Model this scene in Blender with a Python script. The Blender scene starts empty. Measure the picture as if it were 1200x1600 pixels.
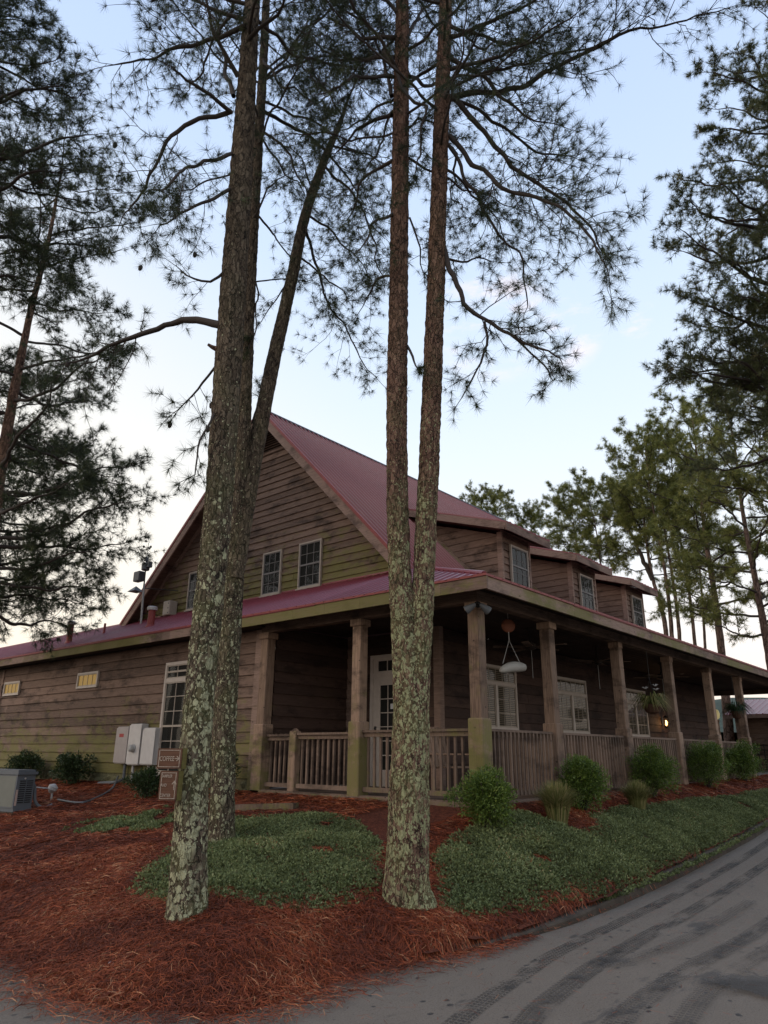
import bpy, math, random
import numpy as np
from mathutils import Vector, Matrix, noise as mnoise
R = math.radians
rng = np.random.default_rng(7)
random.seed(7)
scene = bpy.context.scene
COL = scene.collection

# ------------------------------------------------------------------ camera
CAM = np.array([0, 0, 1.6]); YAW, PITCH, ROLL, FPX = R(40.5), R(18.8), R(.45), 1100.
_cy, _sy, _cp, _sp = math.cos(YAW), math.sin(YAW), math.cos(PITCH), math.sin(PITCH)
cF = np.array([_cy*_cp, _sy*_cp, _sp]); _r = np.array([_sy, -_cy, 0]); _u = np.cross(_r, cF)
cR = _r*math.cos(ROLL)+_u*math.sin(ROLL); cU = _u*math.cos(ROLL)-_r*math.sin(ROLL)
cam = bpy.data.cameras.new('camera'); camo = bpy.data.objects.new('camera', cam); COL.objects.link(camo)
cam.sensor_fit = 'VERTICAL'; cam.sensor_height = 36; cam.sensor_width = 27; cam.lens = FPX/1600*36
cam.clip_end = 3000; cam.clip_start = .05
M = Matrix(((cR[0], cU[0], -cF[0], CAM[0]), (cR[1], cU[1], -cF[1], CAM[1]), (cR[2], cU[2], -cF[2], CAM[2]), (0, 0, 0, 1)))
camo.matrix_world = M; scene.camera = camo

def ray(x, y): return cF*FPX+cR*(x-600)-cU*(y-800)
def at(x, y, dist):                       # a point seen at (x, y) at a horizontal distance
    r = ray(x, y); return CAM+r*dist/np.hypot(r[0], r[1])
def on(x, y, ax, v):
    r = ray(x, y); return CAM+r*(v-CAM[ax])/r[ax]

# ------------------------------------------------------------------ world, sun, exposure
SUN_AZ, SUN_EL = 152, 30                   # degrees from +X towards +Y, and above the horizon
w = bpy.data.worlds.new('World'); scene.world = w; w.use_nodes = True
nt = w.node_tree; nt.nodes.clear(); N = nt.nodes.new; L = nt.links.new
sky = N('ShaderNodeTexSky'); sky.sky_type = 'NISHITA'; sky.sun_disc = False
sky.sun_elevation = R(SUN_EL); sky.sun_rotation = R(90-SUN_AZ); sky.air_density = 1.0; sky.dust_density = 1.4; sky.ozone_density = 2.0
bg = N('ShaderNodeBackground'); bg.inputs[1].default_value = .15
out = N('ShaderNodeOutputWorld'); tc = N('ShaderNodeTexCoord')
# small pinkish clouds and a pale veil low down
nz = N('ShaderNodeTexNoise'); nz.inputs['Scale'].default_value = 9; nz.inputs['Detail'].default_value = 8; nz.inputs['Roughness'].default_value = .62
mp = N('ShaderNodeMapping'); mp.inputs['Scale'].default_value = (1, 1, 2.6); L(tc.outputs['Generated'], mp.inputs[0]); L(mp.outputs[0], nz.inputs[0])
prev = None
for (px, py, sharp) in ((770, 500, .9955), (880, 520, .9982), (992, 498, .99955)):
    d = ray(px, py); d /= np.linalg.norm(d)
    dot = N('ShaderNodeVectorMath'); dot.operation = 'DOT_PRODUCT'; dot.inputs[1].default_value = d
    nrm = N('ShaderNodeVectorMath'); nrm.operation = 'NORMALIZE'; L(tc.outputs['Generated'], nrm.inputs[0]); L(nrm.outputs[0], dot.inputs[0])
    mr = N('ShaderNodeMapRange'); mr.interpolation_type = 'SMOOTHSTEP'; mr.inputs[1].default_value = sharp; mr.inputs[2].default_value = 1-(1-sharp)*.15
    L(dot.outputs['Value'], mr.inputs[0])
    if prev is None: prev = mr.outputs[0]
    else:
        mx = N('ShaderNodeMath'); mx.operation = 'MAXIMUM'; L(prev, mx.inputs[0]); L(mr.outputs[0], mx.inputs[1]); prev = mx.outputs[0]
cr = N('ShaderNodeMapRange'); cr.interpolation_type = 'SMOOTHSTEP'; cr.inputs[1].default_value = .47; cr.inputs[2].default_value = .66
L(nz.outputs[0], cr.inputs[0])
mu = N('ShaderNodeMath'); mu.operation = 'MULTIPLY'; L(prev, mu.inputs[0]); L(cr.outputs[0], mu.inputs[1])
mu2 = N('ShaderNodeMath'); mu2.operation = 'MULTIPLY'; L(mu.outputs[0], mu2.inputs[0]); mu2.inputs[1].default_value = .65
veil = N('ShaderNodeMix'); veil.data_type = 'RGBA'
sep = N('ShaderNodeSeparateXYZ'); L(tc.outputs['Generated'], sep.inputs[0])
vr = N('ShaderNodeMapRange'); vr.inputs[1].default_value = -.05; vr.inputs[2].default_value = .95; vr.inputs[3].default_value = .9; vr.inputs[4].default_value = .86
L(sep.outputs[2], vr.inputs[0]); L(vr.outputs[0], veil.inputs[0])
hz = N('ShaderNodeValToRGB'); hz.color_ramp.interpolation = 'B_SPLINE'
e = hz.color_ramp.elements; e[0].position = .0; e[0].color = (.95, .76, .62, 1); e[1].position = 1; e[1].color = (.42, .55, .84, 1)
for p, c in ((.1, (.95, .83, .73, 1)), (.24, (.88, .90, .91, 1)), (.45, (.71, .82, .94, 1)), (.72, (.53, .67, .92, 1))):
    k = e.new(p); k.color = c
hzs = N('ShaderNodeVectorMath'); hzs.operation = 'SCALE'; hzs.inputs['Scale'].default_value = 8.0
gd = N('ShaderNodeVectorMath'); gd.operation = 'DOT_PRODUCT'; gd.inputs[1].default_value = (math.cos(R(85)), math.sin(R(85)), -.1)
gr = N('ShaderNodeMapRange'); gr.interpolation_type = 'SMOOTHSTEP'; gr.inputs[1].default_value = .55; gr.inputs[2].default_value = 1.; gr.inputs[4].default_value = .75
glow = N('ShaderNodeMix'); glow.data_type = 'RGBA'; glow.inputs[7].default_value = (1, .88, .68, 1)
L(tc.outputs['Generated'], gd.inputs[0]); L(gd.outputs['Value'], gr.inputs[0]); L(gr.outputs[0], glow.inputs[0])
L(sep.outputs[2], hz.inputs[0]); L(hz.outputs[0], glow.inputs[6]); L(glow.outputs[2], hzs.inputs[0])
L(sky.outputs[0], veil.inputs[6]); L(hzs.outputs[0], veil.inputs[7])
cm = N('ShaderNodeMix'); cm.data_type = 'RGBA'; L(mu2.outputs[0], cm.inputs[0]); L(veil.outputs[2], cm.inputs[6]); cm.inputs[7].default_value = (7.2, 6.3, 6.5, 1)
L(cm.outputs[2], bg.inputs[0]); L(bg.outputs[0], out.inputs[0])

sl = bpy.data.lights.new('sun', 'SUN'); sl.energy = .75; sl.angle = R(38); sl.color = (1, .74, .5)
so = bpy.data.objects.new('sun', sl); COL.objects.link(so)
sd = Vector((math.cos(R(SUN_AZ))*math.cos(R(SUN_EL)), math.sin(R(SUN_AZ))*math.cos(R(SUN_EL)), math.sin(R(SUN_EL))))
so.rotation_euler = (-sd).to_track_quat('-Z', 'Y').to_euler()
scene.view_settings.view_transform = 'Standard'; scene.view_settings.look = 'None'
scene.view_settings.exposure = 0.12; scene.view_settings.gamma = 1

# ------------------------------------------------------------------ materials
def newmat(name):
    m = bpy.data.materials.new(name); m.use_nodes = True
    n = m.node_tree; b = n.nodes['Principled BSDF']; return m, n, b
def nd(n, typ, **kw):
    x = n.nodes.new(typ)
    for k, v in kw.items():
        if k.startswith('i'):
            key = k[1:]; x.inputs[int(key) if key.isdigit() else key.replace('_', ' ')].default_value = v
        else: setattr(x, k, v)
    return x
def mixc(n, fac, a, b, blend='MIX'):
    x = n.nodes.new('ShaderNodeMix'); x.data_type = 'RGBA'; x.blend_type = blend
    for i, s in ((0, fac), (6, a), (7, b)):
        if isinstance(s, (int, float)): x.inputs[i].default_value = s
        elif isinstance(s, tuple): x.inputs[i].default_value = (*s, 1)
        else: n.links.new(s, x.inputs[i])
    return x.outputs[2]
def coord(n, scale=(1, 1, 1)):
    t = n.nodes.new('ShaderNodeTexCoord'); m = n.nodes.new('ShaderNodeMapping'); m.inputs['Scale'].default_value = scale
    n.links.new(t.outputs['Object'], m.inputs[0]); return m.outputs[0]
def noisef(n, scale, detail=5, rough=.55, sc=(1, 1, 1), vec=None):
    x = nd(n, 'ShaderNodeTexNoise'); x.inputs['Scale'].default_value = scale; x.inputs['Detail'].default_value = detail; x.inputs['Roughness'].default_value = rough
    n.links.new(vec if vec else coord(n, sc), x.inputs[0]); return x.outputs[0]
def rampf(n, f, a, b, lo=0., hi=1.):
    x = nd(n, 'ShaderNodeMapRange'); x.interpolation_type = 'SMOOTHSTEP'
    for i, v in enumerate((a, b, lo, hi)): x.inputs[i+1].default_value = v
    n.links.new(f, x.inputs[0]); return x.outputs[0]
def mathf(n, op, a, b=0.):
    x = nd(n, 'ShaderNodeMath', operation=op)
    for i, s in enumerate((a, b)):
        if isinstance(s, (int, float)): x.inputs[i].default_value = s
        else: n.links.new(s, x.inputs[i])
    return x.outputs[0]
def attr(n, name): return nd(n, 'ShaderNodeAttribute', attribute_name=name).outputs['Fac']
def bump(n, b, h, st=.4, dist=.01):
    x = nd(n, 'ShaderNodeBump'); x.inputs['Strength'].default_value = st; x.inputs['Distance'].default_value = dist
    n.links.new(h, x.inputs['Height']); n.links.new(x.outputs[0], b.inputs['Normal'])
def plain(name, c, rough=.6, metal=0, var=.15, sc=6, spec=.4):
    m, n, b = newmat(name); f = noisef(n, sc, 4)
    n.links.new(mixc(n, f, tuple(x*(1-var*1.6) for x in c), tuple(x*(1+var) for x in c)), b.inputs['Base Color'])
    b.inputs['Roughness'].default_value = rough; b.inputs['Metallic'].default_value = metal; b.inputs['Specular IOR Level'].default_value = spec
    bump(n, b, noisef(n, sc*8, 3), .12, .004); return m

def woodmat(name, dark, light, grain=(1.5, 1.5, 45), moss=(.15, .14, .038), mossk=1., rough=.8):
    m, n, b = newmat(name)
    g = noisef(n, 3, 6, .6, grain); big = noisef(n, .8, 3); v = attr(n, 'var')
    f = mathf(n, 'ADD', mathf(n, 'MULTIPLY', rampf(n, g, .3, .72), .5), mathf(n, 'ADD', mathf(n, 'MULTIPLY', v, .5), mathf(n, 'MULTIPLY', big, .2)))
    c = mixc(n, f, dark, light)
    kn = nd(n, 'ShaderNodeTexVoronoi'); kn.inputs['Scale'].default_value = 4.0; n.links.new(coord(n, (1, 1, 1.5)), kn.inputs[0])
    c = mixc(n, rampf(n, kn.outputs['Distance'], .10, .05, 0, .75), c, tuple(x*.3 for x in dark))
    st = noisef(n, 1.2, 6, .68, (1, 1, 2.2)); c = mixc(n, rampf(n, st, .48, .66, 0, .7), c, tuple(x*.5 for x in dark))
    mm = mathf(n, 'MULTIPLY', attr(n, 'moss'), mossk)
    mn = mathf(n, 'ADD', mm, mathf(n, 'MULTIPLY', mathf(n, 'SUBTRACT', noisef(n, 2.0, 8, .75, (1, 1, 1.8)), .5), 2.3))
    mk = mathf(n, 'MULTIPLY', rampf(n, mn, .32, .78), rampf(n, mm, .02, .2))
    c = mixc(n, mathf(n, 'MULTIPLY', mk, rampf(n, g, .25, .7, .45, .95)), c, moss)
    n.links.new(c, b.inputs['Base Color']); b.inputs['Roughness'].default_value = rough; b.inputs['Specular IOR Level'].default_value = .25
    bump(n, b, g, .5, .006); return m

MAT = {}
MAT['siding'] = woodmat('weathered_siding', (.042, .025, .018), (.235, .155, .115))
MAT['trimx'] = woodmat('cedar_trim', (.095, .06, .045), (.33, .225, .175))
MAT['post'] = woodmat('porch_post_wood', (.06, .036, .025), (.36, .24, .165), (26, 26, 1.2))
MAT['rail'] = woodmat('rail_wood', (.07, .046, .033), (.24, .165, .12), (38, 38, 1.6))
MAT['shaded'] = woodmat('shaded_siding', (.022, .012, .009), (.085, .05, .037))  # siding copy for porch walls; porch shade mixed into its darker, less weathered colour
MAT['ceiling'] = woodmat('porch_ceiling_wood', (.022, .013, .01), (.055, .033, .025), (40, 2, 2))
MAT['dark'] = plain('dark_wood', (.03, .02, .015), .8)
def roofmat():
    m, n, b = newmat('red_metal_roof')
    f = noisef(n, .7, 6, .65); c = mixc(n, f, (.15, .024, .032), (.26, .052, .064))
    c = mixc(n, rampf(n, noisef(n, 5, 5, .7), .58, .75, 0, .4), c, (.1, .035, .035))
    n.links.new(c, b.inputs['Base Color']); b.inputs['Roughness'].default_value = .34; b.inputs['Metallic'].default_value = 0.; b.inputs['Specular IOR Level'].default_value = .5
    b.inputs['Coat Weight'].default_value = 0.; b.inputs['Coat Roughness'].default_value = .25
    bump(n, b, noisef(n, 3, 3), .15, .02); return m
MAT['roof'] = roofmat()
MAT['steel'] = plain('bare_flashing', (.11, .10, .105), .45, .3, .35)
MAT['muntin'] = plain('grey_muntins', (.16, .15, .14), .6)
MAT['white'] = plain('aged_white_paint', (.47, .40, .34), .5, 0, .14, 8)
MAT['cream'] = plain('cream_frame_paint', (.36, .30, .24), .55, 0, .15, 8)
MAT['grey'] = plain('grey_painted_metal', (.42, .40, .38), .45, 0, .1, 5)
MAT['greydark'] = plain('dark_grey_plastic', (.10, .105, .11), .5, 0, .1, 5)
MAT['genset'] = plain('generator_housing', (.105, .115, .125), .42, 0, .1, 6)
MAT['gensetb'] = plain('generator_panel', (.15, .155, .13), .5, 0, .12, 6)
MAT['black'] = plain('black_metal', (.015, .015, .015), .4)
MAT['pvc'] = plain('pvc_pipe', (.36, .35, .33), .4)
MAT['red'] = plain('red_vent_paint', (.25, .045, .04), .55, 0, .3, 9)
MAT['letter'] = plain('routed_letter_paint', (.42, .33, .25), .7, 0, .5, 60)
MAT['sign'] = woodmat('sign_board_wood', (.06, .026, .014), (.15, .072, .042), (2, 2, 40))
MAT['label'] = plain('pale_sticker', (.5, .36, .3), .5, 0, .4, 60)
MAT['blind'] = plain('window_blind', (.30, .22, .15), .6, 0, .1, 9)
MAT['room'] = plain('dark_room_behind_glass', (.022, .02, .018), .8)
def glassmat():
    m, n, b = newmat('window_glass'); o = n.nodes['Material Output']
    tr = nd(n, 'ShaderNodeBsdfTransparent'); tr.inputs[0].default_value = (.8, .82, .8, 1)
    gl = nd(n, 'ShaderNodeBsdfGlossy'); gl.inputs['Roughness'].default_value = .03
    fr = nd(n, 'ShaderNodeFresnel'); fr.inputs[0].default_value = 1.5
    bp = nd(n, 'ShaderNodeBump'); bp.inputs['Strength'].default_value = .05; n.links.new(noisef(n, 1.5, 2), bp.inputs['Height']); n.links.new(bp.outputs[0], gl.inputs['Normal'])
    mx = nd(n, 'ShaderNodeMixShader'); n.links.new(mathf(n, 'MULTIPLY', fr.outputs[0], .5), mx.inputs[0]); n.links.new(tr.outputs[0], mx.inputs[1]); n.links.new(gl.outputs[0], mx.inputs[2])
    n.links.new(mx.outputs[0], o.inputs[0]); return m
MAT['glass'] = glassmat()
def emit(name, c, s, base=(.5, .4, .2)):
    m, n, b = newmat(name); b.inputs['Base Color'].default_value = (*base, 1)
    b.inputs['Emission Color'].default_value = (*c, 1); b.inputs['Emission Strength'].default_value = s; return m
MAT['amber'] = emit('amber_lit_blind', (1, .52, .06), .22, (.2, .14, .02))
MAT['flame'] = emit('lantern_bulb', (1, .55, .18), 7)
MAT['lampglass'] = emit('frosted_lamp_glass', (1, .8, .35), .2, (.6, .55, .3))

def asphaltmat():
    m, n, b = newmat('worn_asphalt'); a = noisef(n, 90, 3, .7); g = noisef(n, 1.1, 6, .65); s = noisef(n, 300, 2)
    c = mixc(n, g, (.15, .12, .09), (.225, .182, .14)); c = mixc(n, rampf(n, a, .42, .62, 0, .6), c, (.24, .205, .17))
    c = mixc(n, rampf(n, noisef(n, 55, 4, .8), .56, .66, 0, .75), c, (.04, .038, .036))
    spot = nd(n, 'ShaderNodeTexVoronoi'); spot.inputs['Scale'].default_value = 5.0; spot.inputs['Randomness'].default_value = 1
    wv = nd(n, 'ShaderNodeVectorMath', operation='ADD'); n.links.new(coord(n, (1, 1.5, 1)), wv.inputs[0])
    sc = nd(n, 'ShaderNodeVectorMath', operation='SCALE'); sc.inputs['Scale'].default_value = .12; nn = nd(n, 'ShaderNodeTexNoise'); nn.inputs['Scale'].default_value = 9; n.links.new(coord(n), nn.inputs[0]); n.links.new(nn.outputs['Color'], sc.inputs[0]); n.links.new(sc.outputs[0], wv.inputs[1]); n.links.new(wv.outputs[0], spot.inputs[0])
    k = mathf(n, 'MULTIPLY', rampf(n, spot.outputs['Distance'], .16, .11), rampf(n, noisef(n, .55, 3), .38, .48))
    wet = mathf(n, 'MAXIMUM', mathf(n, 'MULTIPLY', k, .85), rampf(n, noisef(n, 1.5, 8, .72, (.6, 1.6, 1)), .57, .63, 0, .55))
    crk = nd(n, 'ShaderNodeTexVoronoi', feature='DISTANCE_TO_EDGE'); crk.inputs['Scale'].default_value = .8; n.links.new(wv.outputs[0], crk.inputs[0])
    c = mixc(n, rampf(n, crk.outputs['Distance'], .003, .001, 0, .2), c, (.03, .028, .026))
    c = mixc(n, wet, c, (.036, .034, .033)); n.links.new(c, b.inputs['Base Color'])
    n.links.new(mathf(n, 'SUBTRACT', .85, mathf(n, 'MULTIPLY', wet, .45)), b.inputs['Roughness']); b.inputs['Specular IOR Level'].default_value = .35
    bump(n, b, mathf(n, 'ADD', noisef(n, 70, 5, .8), s), .9, .008); return m
MAT['asphalt'] = asphaltmat()
def markmat():
    m, n, b = newmat('damp_tyre_marks'); o = n.nodes['Material Output']
    uv = nd(n, 'ShaderNodeUVMap'); sp = nd(n, 'ShaderNodeSeparateXYZ'); n.links.new(uv.outputs[0], sp.inputs[0])
    u, v = sp.outputs[0], sp.outputs[1]                     # u across 0..1, v metres along
    edge = mathf(n, 'MULTIPLY', rampf(n, u, 0, .12), rampf(n, u, 1, .88))
    st = mathf(n, 'ABSOLUTE', mathf(n, 'SINE', mathf(n, 'MULTIPLY', u, 15.7)))
    zig = mathf(n, 'SINE', mathf(n, 'ADD', mathf(n, 'MULTIPLY', v, 130.), mathf(n, 'MULTIPLY', st, 3.)))
    tread = mathf(n, 'MULTIPLY', rampf(n, st, .2, .45), rampf(n, zig, -.7, .1))
    vv = nd(n, 'ShaderNodeCombineXYZ'); n.links.new(mathf(n, 'MULTIPLY', u, .6), vv.inputs[0]); n.links.new(mathf(n, 'MULTIPLY', v, .9), vv.inputs[1])
    ob = coord(n); soak = rampf(n, noisef(n, 2.0, 7, .72, (1, 5, 1)), .50, .57)
    rag = rampf(n, noisef(n, 9, 7, .75, vec=ob), .42, .56)
    al = mathf(n, 'MULTIPLY', edge, mathf(n, 'MAXIMUM', mathf(n, 'MULTIPLY', tread, .8), mathf(n, 'MULTIPLY', soak, rag)))
    gl = mathf(n, 'MULTIPLY', al, mathf(n, 'MULTIPLY', attr(n, 'var'), rampf(n, noisef(n, 1.3, 8, .75, (1, 2.5, 1)), .38, .52)))
    b.inputs['Base Color'].default_value = (.042, .037, .032, 1); b.inputs['Roughness'].default_value = .7
    tr = nd(n, 'ShaderNodeBsdfTransparent'); mx = nd(n, 'ShaderNodeMixShader'); n.links.new(mathf(n, 'MULTIPLY', gl, .78), mx.inputs[0]); n.links.new(tr.outputs[0], mx.inputs[1]); n.links.new(b.outputs[0], mx.inputs[2]); n.links.new(mx.outputs[0], o.inputs[0]); return m
MAT['marks'] = markmat()
def mulchmat():
    m, n, b = newmat('pine_straw_bed'); a = noisef(n, 40, 6, .75, (1, .5, 1)); g = noisef(n, 2.2, 5, .6)
    c = mixc(n, rampf(n, a, .3, .7), (.035, .010, .006), (.17, .05, .026)); c = mixc(n, rampf(n, g, .5, .75, 0, .6), c, (.05, .016, .01))
    n.links.new(c, b.inputs['Base Color']); b.inputs['Roughness'].default_value = .9; b.inputs['Specular IOR Level'].default_value = .15
    bump(n, b, a, .9, .02); return m
MAT['mulch'] = mulchmat()
def varmat(name, stops, rough=.75, trans=0., spec=.2):
    m, n, b = newmat(name); r = nd(n, 'ShaderNodeValToRGB'); el = r.color_ramp.elements
    el[0].position = stops[0][0]; el[0].color = (*stops[0][1], 1); el[1].position = stops[-1][0]; el[1].color = (*stops[-1][1], 1)
    for p, c in stops[1:-1]: k = el.new(p); k.color = (*c, 1)
    n.links.new(attr(n, 'var'), r.inputs[0]); n.links.new(r.outputs[0], b.inputs['Base Color']); b.inputs['Roughness'].default_value = rough; b.inputs['Specular IOR Level'].default_value = spec
    if trans:
        o = n.nodes['Material Output']; t = nd(n, 'ShaderNodeBsdfTranslucent'); n.links.new(r.outputs[0], t.inputs[0]); mx = nd(n, 'ShaderNodeMixShader'); mx.inputs[0].default_value = trans
        n.links.new(b.outputs[0], mx.inputs[1]); n.links.new(t.outputs[0], mx.inputs[2]); n.links.new(mx.outputs[0], o.inputs[0])
    return m
MAT['straw'] = varmat('pine_straw_needles', [(0, (.07, .02, .012)), (.35, (.16, .038, .016)), (.7, (.265, .058, .02)), (.92, (.40, .12, .045)), (1, (.40, .20, .10))], .6)
MAT['needle'] = varmat('pine_needles_dark', [(0, (.014, .022, .010)), (.55, (.042, .058, .024)), (1, (.12, .135, .055))], .6, .25, .3)
MAT['needlefar'] = varmat('pine_needles_olive', [(0, (.06, .075, .018)), (.6, (.21, .225, .055)), (1, (.40, .37, .12))], .6, .3, .3)
MAT['needleright'] = varmat('pine_needles_grey_green', [(0, (.03, .038, .015)), (.6, (.115, .13, .048)), (1, (.26, .22, .11))], .6, .25, .3)
MAT['juniper'] = varmat('ground_juniper', [(0, (.035, .04, .014)), (.4, (.095, .115, .042)), (.8, (.20, .235, .09)), (.95, (.30, .29, .14)), (1, (.25, .14, .06))], .65, .15, .3)
MAT['leaf'] = varmat('shrub_leaf', [(0, (.02, .036, .007)), (.5, (.075, .125, .018)), (1, (.19, .25, .045))], .5, .25, .4)
MAT['leafdark'] = varmat('dark_shrub_leaf', [(0, (.014, .026, .01)), (.5, (.028, .05, .016)), (1, (.055, .09, .026))], .5, .2, .4)
MAT['grass'] = varmat('ornamental_grass_blade', [(0, (.09, .11, .03)), (.6, (.24, .23, .08)), (1, (.42, .33, .16))], .6, .3)
MAT['flower'] = plain('white_petals', (.6, .6, .6), .6)
MAT['basket'] = plain('coir_basket', (.10, .05, .03), .9, 0, .4, 30)
MAT['twig'] = plain('dark_twig_bark', (.045, .033, .026), .85)
def barkmat(name, plate1, plate2, crack, lich, sc=24, lichc=(.47, .46, .28), blot=1.):
    m, n, b = newmat(name); vc = coord(n, (1, 1, .36)); wob = nd(n, 'ShaderNodeTexNoise'); wob.inputs['Scale'].default_value = 16; wob.inputs['Detail'].default_value = 5; n.links.new(coord(n), wob.inputs[0])
    ad = nd(n, 'ShaderNodeVectorMath', operation='MULTIPLY_ADD'); n.links.new(wob.outputs['Color'], ad.inputs[0]); ad.inputs[1].default_value = (.06, .06, .05); n.links.new(vc, ad.inputs[2])
    vo = nd(n, 'ShaderNodeTexVoronoi', feature='DISTANCE_TO_EDGE'); vo.inputs['Scale'].default_value = sc; n.links.new(ad.outputs[0], vo.inputs[0])
    v2 = nd(n, 'ShaderNodeTexVoronoi'); v2.inputs['Scale'].default_value = sc; n.links.new(ad.outputs[0], v2.inputs[0])
    sp = nd(n, 'ShaderNodeSeparateColor'); n.links.new(v2.outputs['Color'], sp.inputs[0])
    fine = noisef(n, 45, 7, .78, (1, 1, .3)); rough_ = noisef(n, 13, 6, .7, (1, 1, .35))
    c = mixc(n, rampf(n, mathf(n, 'ADD', mathf(n, 'MULTIPLY', sp.outputs[0], .25), mathf(n, 'MULTIPLY', fine, .75)), .3, .75), plate1, plate2)
    ck = mathf(n, 'MULTIPLY', rampf(n, vo.outputs['Distance'], .11, .01), rampf(n, rough_, .68, .38)); c = mixc(n, ck, c, crack)
    c = mixc(n, rampf(n, rough_, .5, .3, 0, .65), c, crack)
    la = attr(n, 'moss')
    a2 = nd(n, 'ShaderNodeVectorMath', operation='MULTIPLY_ADD'); n.links.new(wob.outputs['Color'], a2.inputs[0]); a2.inputs[1].default_value = (.07, .07, .07); n.links.new(coord(n, (1, 1, .7)), a2.inputs[2])
    thr = None
    for (k, rad_) in ((13*blot, .36), (25*blot, .38), (48, .34)):
        l1 = nd(n, 'ShaderNodeTexVoronoi'); l1.inputs['Scale'].default_value = k; n.links.new(a2.outputs[0], l1.inputs[0])
        q = nd(n, 'ShaderNodeSeparateColor'); n.links.new(l1.outputs['Color'], q.inputs[0])
        rr = mathf(n, 'MULTIPLY', mathf(n, 'MULTIPLY', q.outputs[1], mathf(n, 'ADD', la, .1)), rad_*1.42)
        one = rampf(n, mathf(n, 'SUBTRACT', rr, l1.outputs['Distance']), -.02, .05); thr = one if thr is None else mathf(n, 'MAXIMUM', thr, one)
    lm = mathf(n, 'MULTIPLY', mathf(n, 'MULTIPLY', thr, rampf(n, la, .04, .2)), rampf(n, noisef(n, 3.1, 4), .28, .48))
    lc = mixc(n, noisef(n, 30, 5, .7), tuple(x*.5 for x in lichc), tuple(x*1.3 for x in lichc))
    c = mixc(n, mathf(n, 'MULTIPLY', rampf(n, noisef(n, 2.2, 5, .65), .4, .65), mathf(n, 'MULTIPLY', la, .5)), c, (.15, .16, .06))
    c = mixc(n, mathf(n, 'MULTIPLY', mathf(n, 'MULTIPLY', lm, lich), rampf(n, rough_, .33, .47)), c, lc)
    n.links.new(c, b.inputs['Base Color']); b.inputs['Roughness'].default_value = .92; b.inputs['Specular IOR Level'].default_value = .12
    h = mathf(n, 'ADD', mathf(n, 'MULTIPLY', rampf(n, vo.outputs['Distance'], 0, .12), .8), mathf(n, 'ADD', fine, rough_)); bump(n, b, h, 1., .018); return m
MAT['barkgrey'] = barkmat('lichened_pine_bark', (.07, .05, .035), (.19, .145, .10), (.018, .014, .011), .95)
MAT['barkred'] = barkmat('reddish_pine_bark', (.11, .06, .042), (.27, .16, .11), (.028, .018, .014), .9, 24, (.40, .40, .21), 1.5)
MAT['barkfar'] = barkmat('far_pine_bark', (.10, .065, .05), (.22, .15, .12), (.03, .02, .018), .5, 9)
MAT['stone'] = plain('mossy_rubble', (.13, .12, .06), .9, 0, .5, 14)
MAT['concrete'] = plain('old_concrete_kerb', (.06, .044, .03), .95, 0, .8, 6)
MAT['hillgreen'] = plain('wooded_hill', (.03, .05, .03), .95, 0, .6, .3)
MAT['soil'] = plain('dry_grass_ground', (.07, .07, .035), .95, 0, .4, 1.2)

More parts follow.
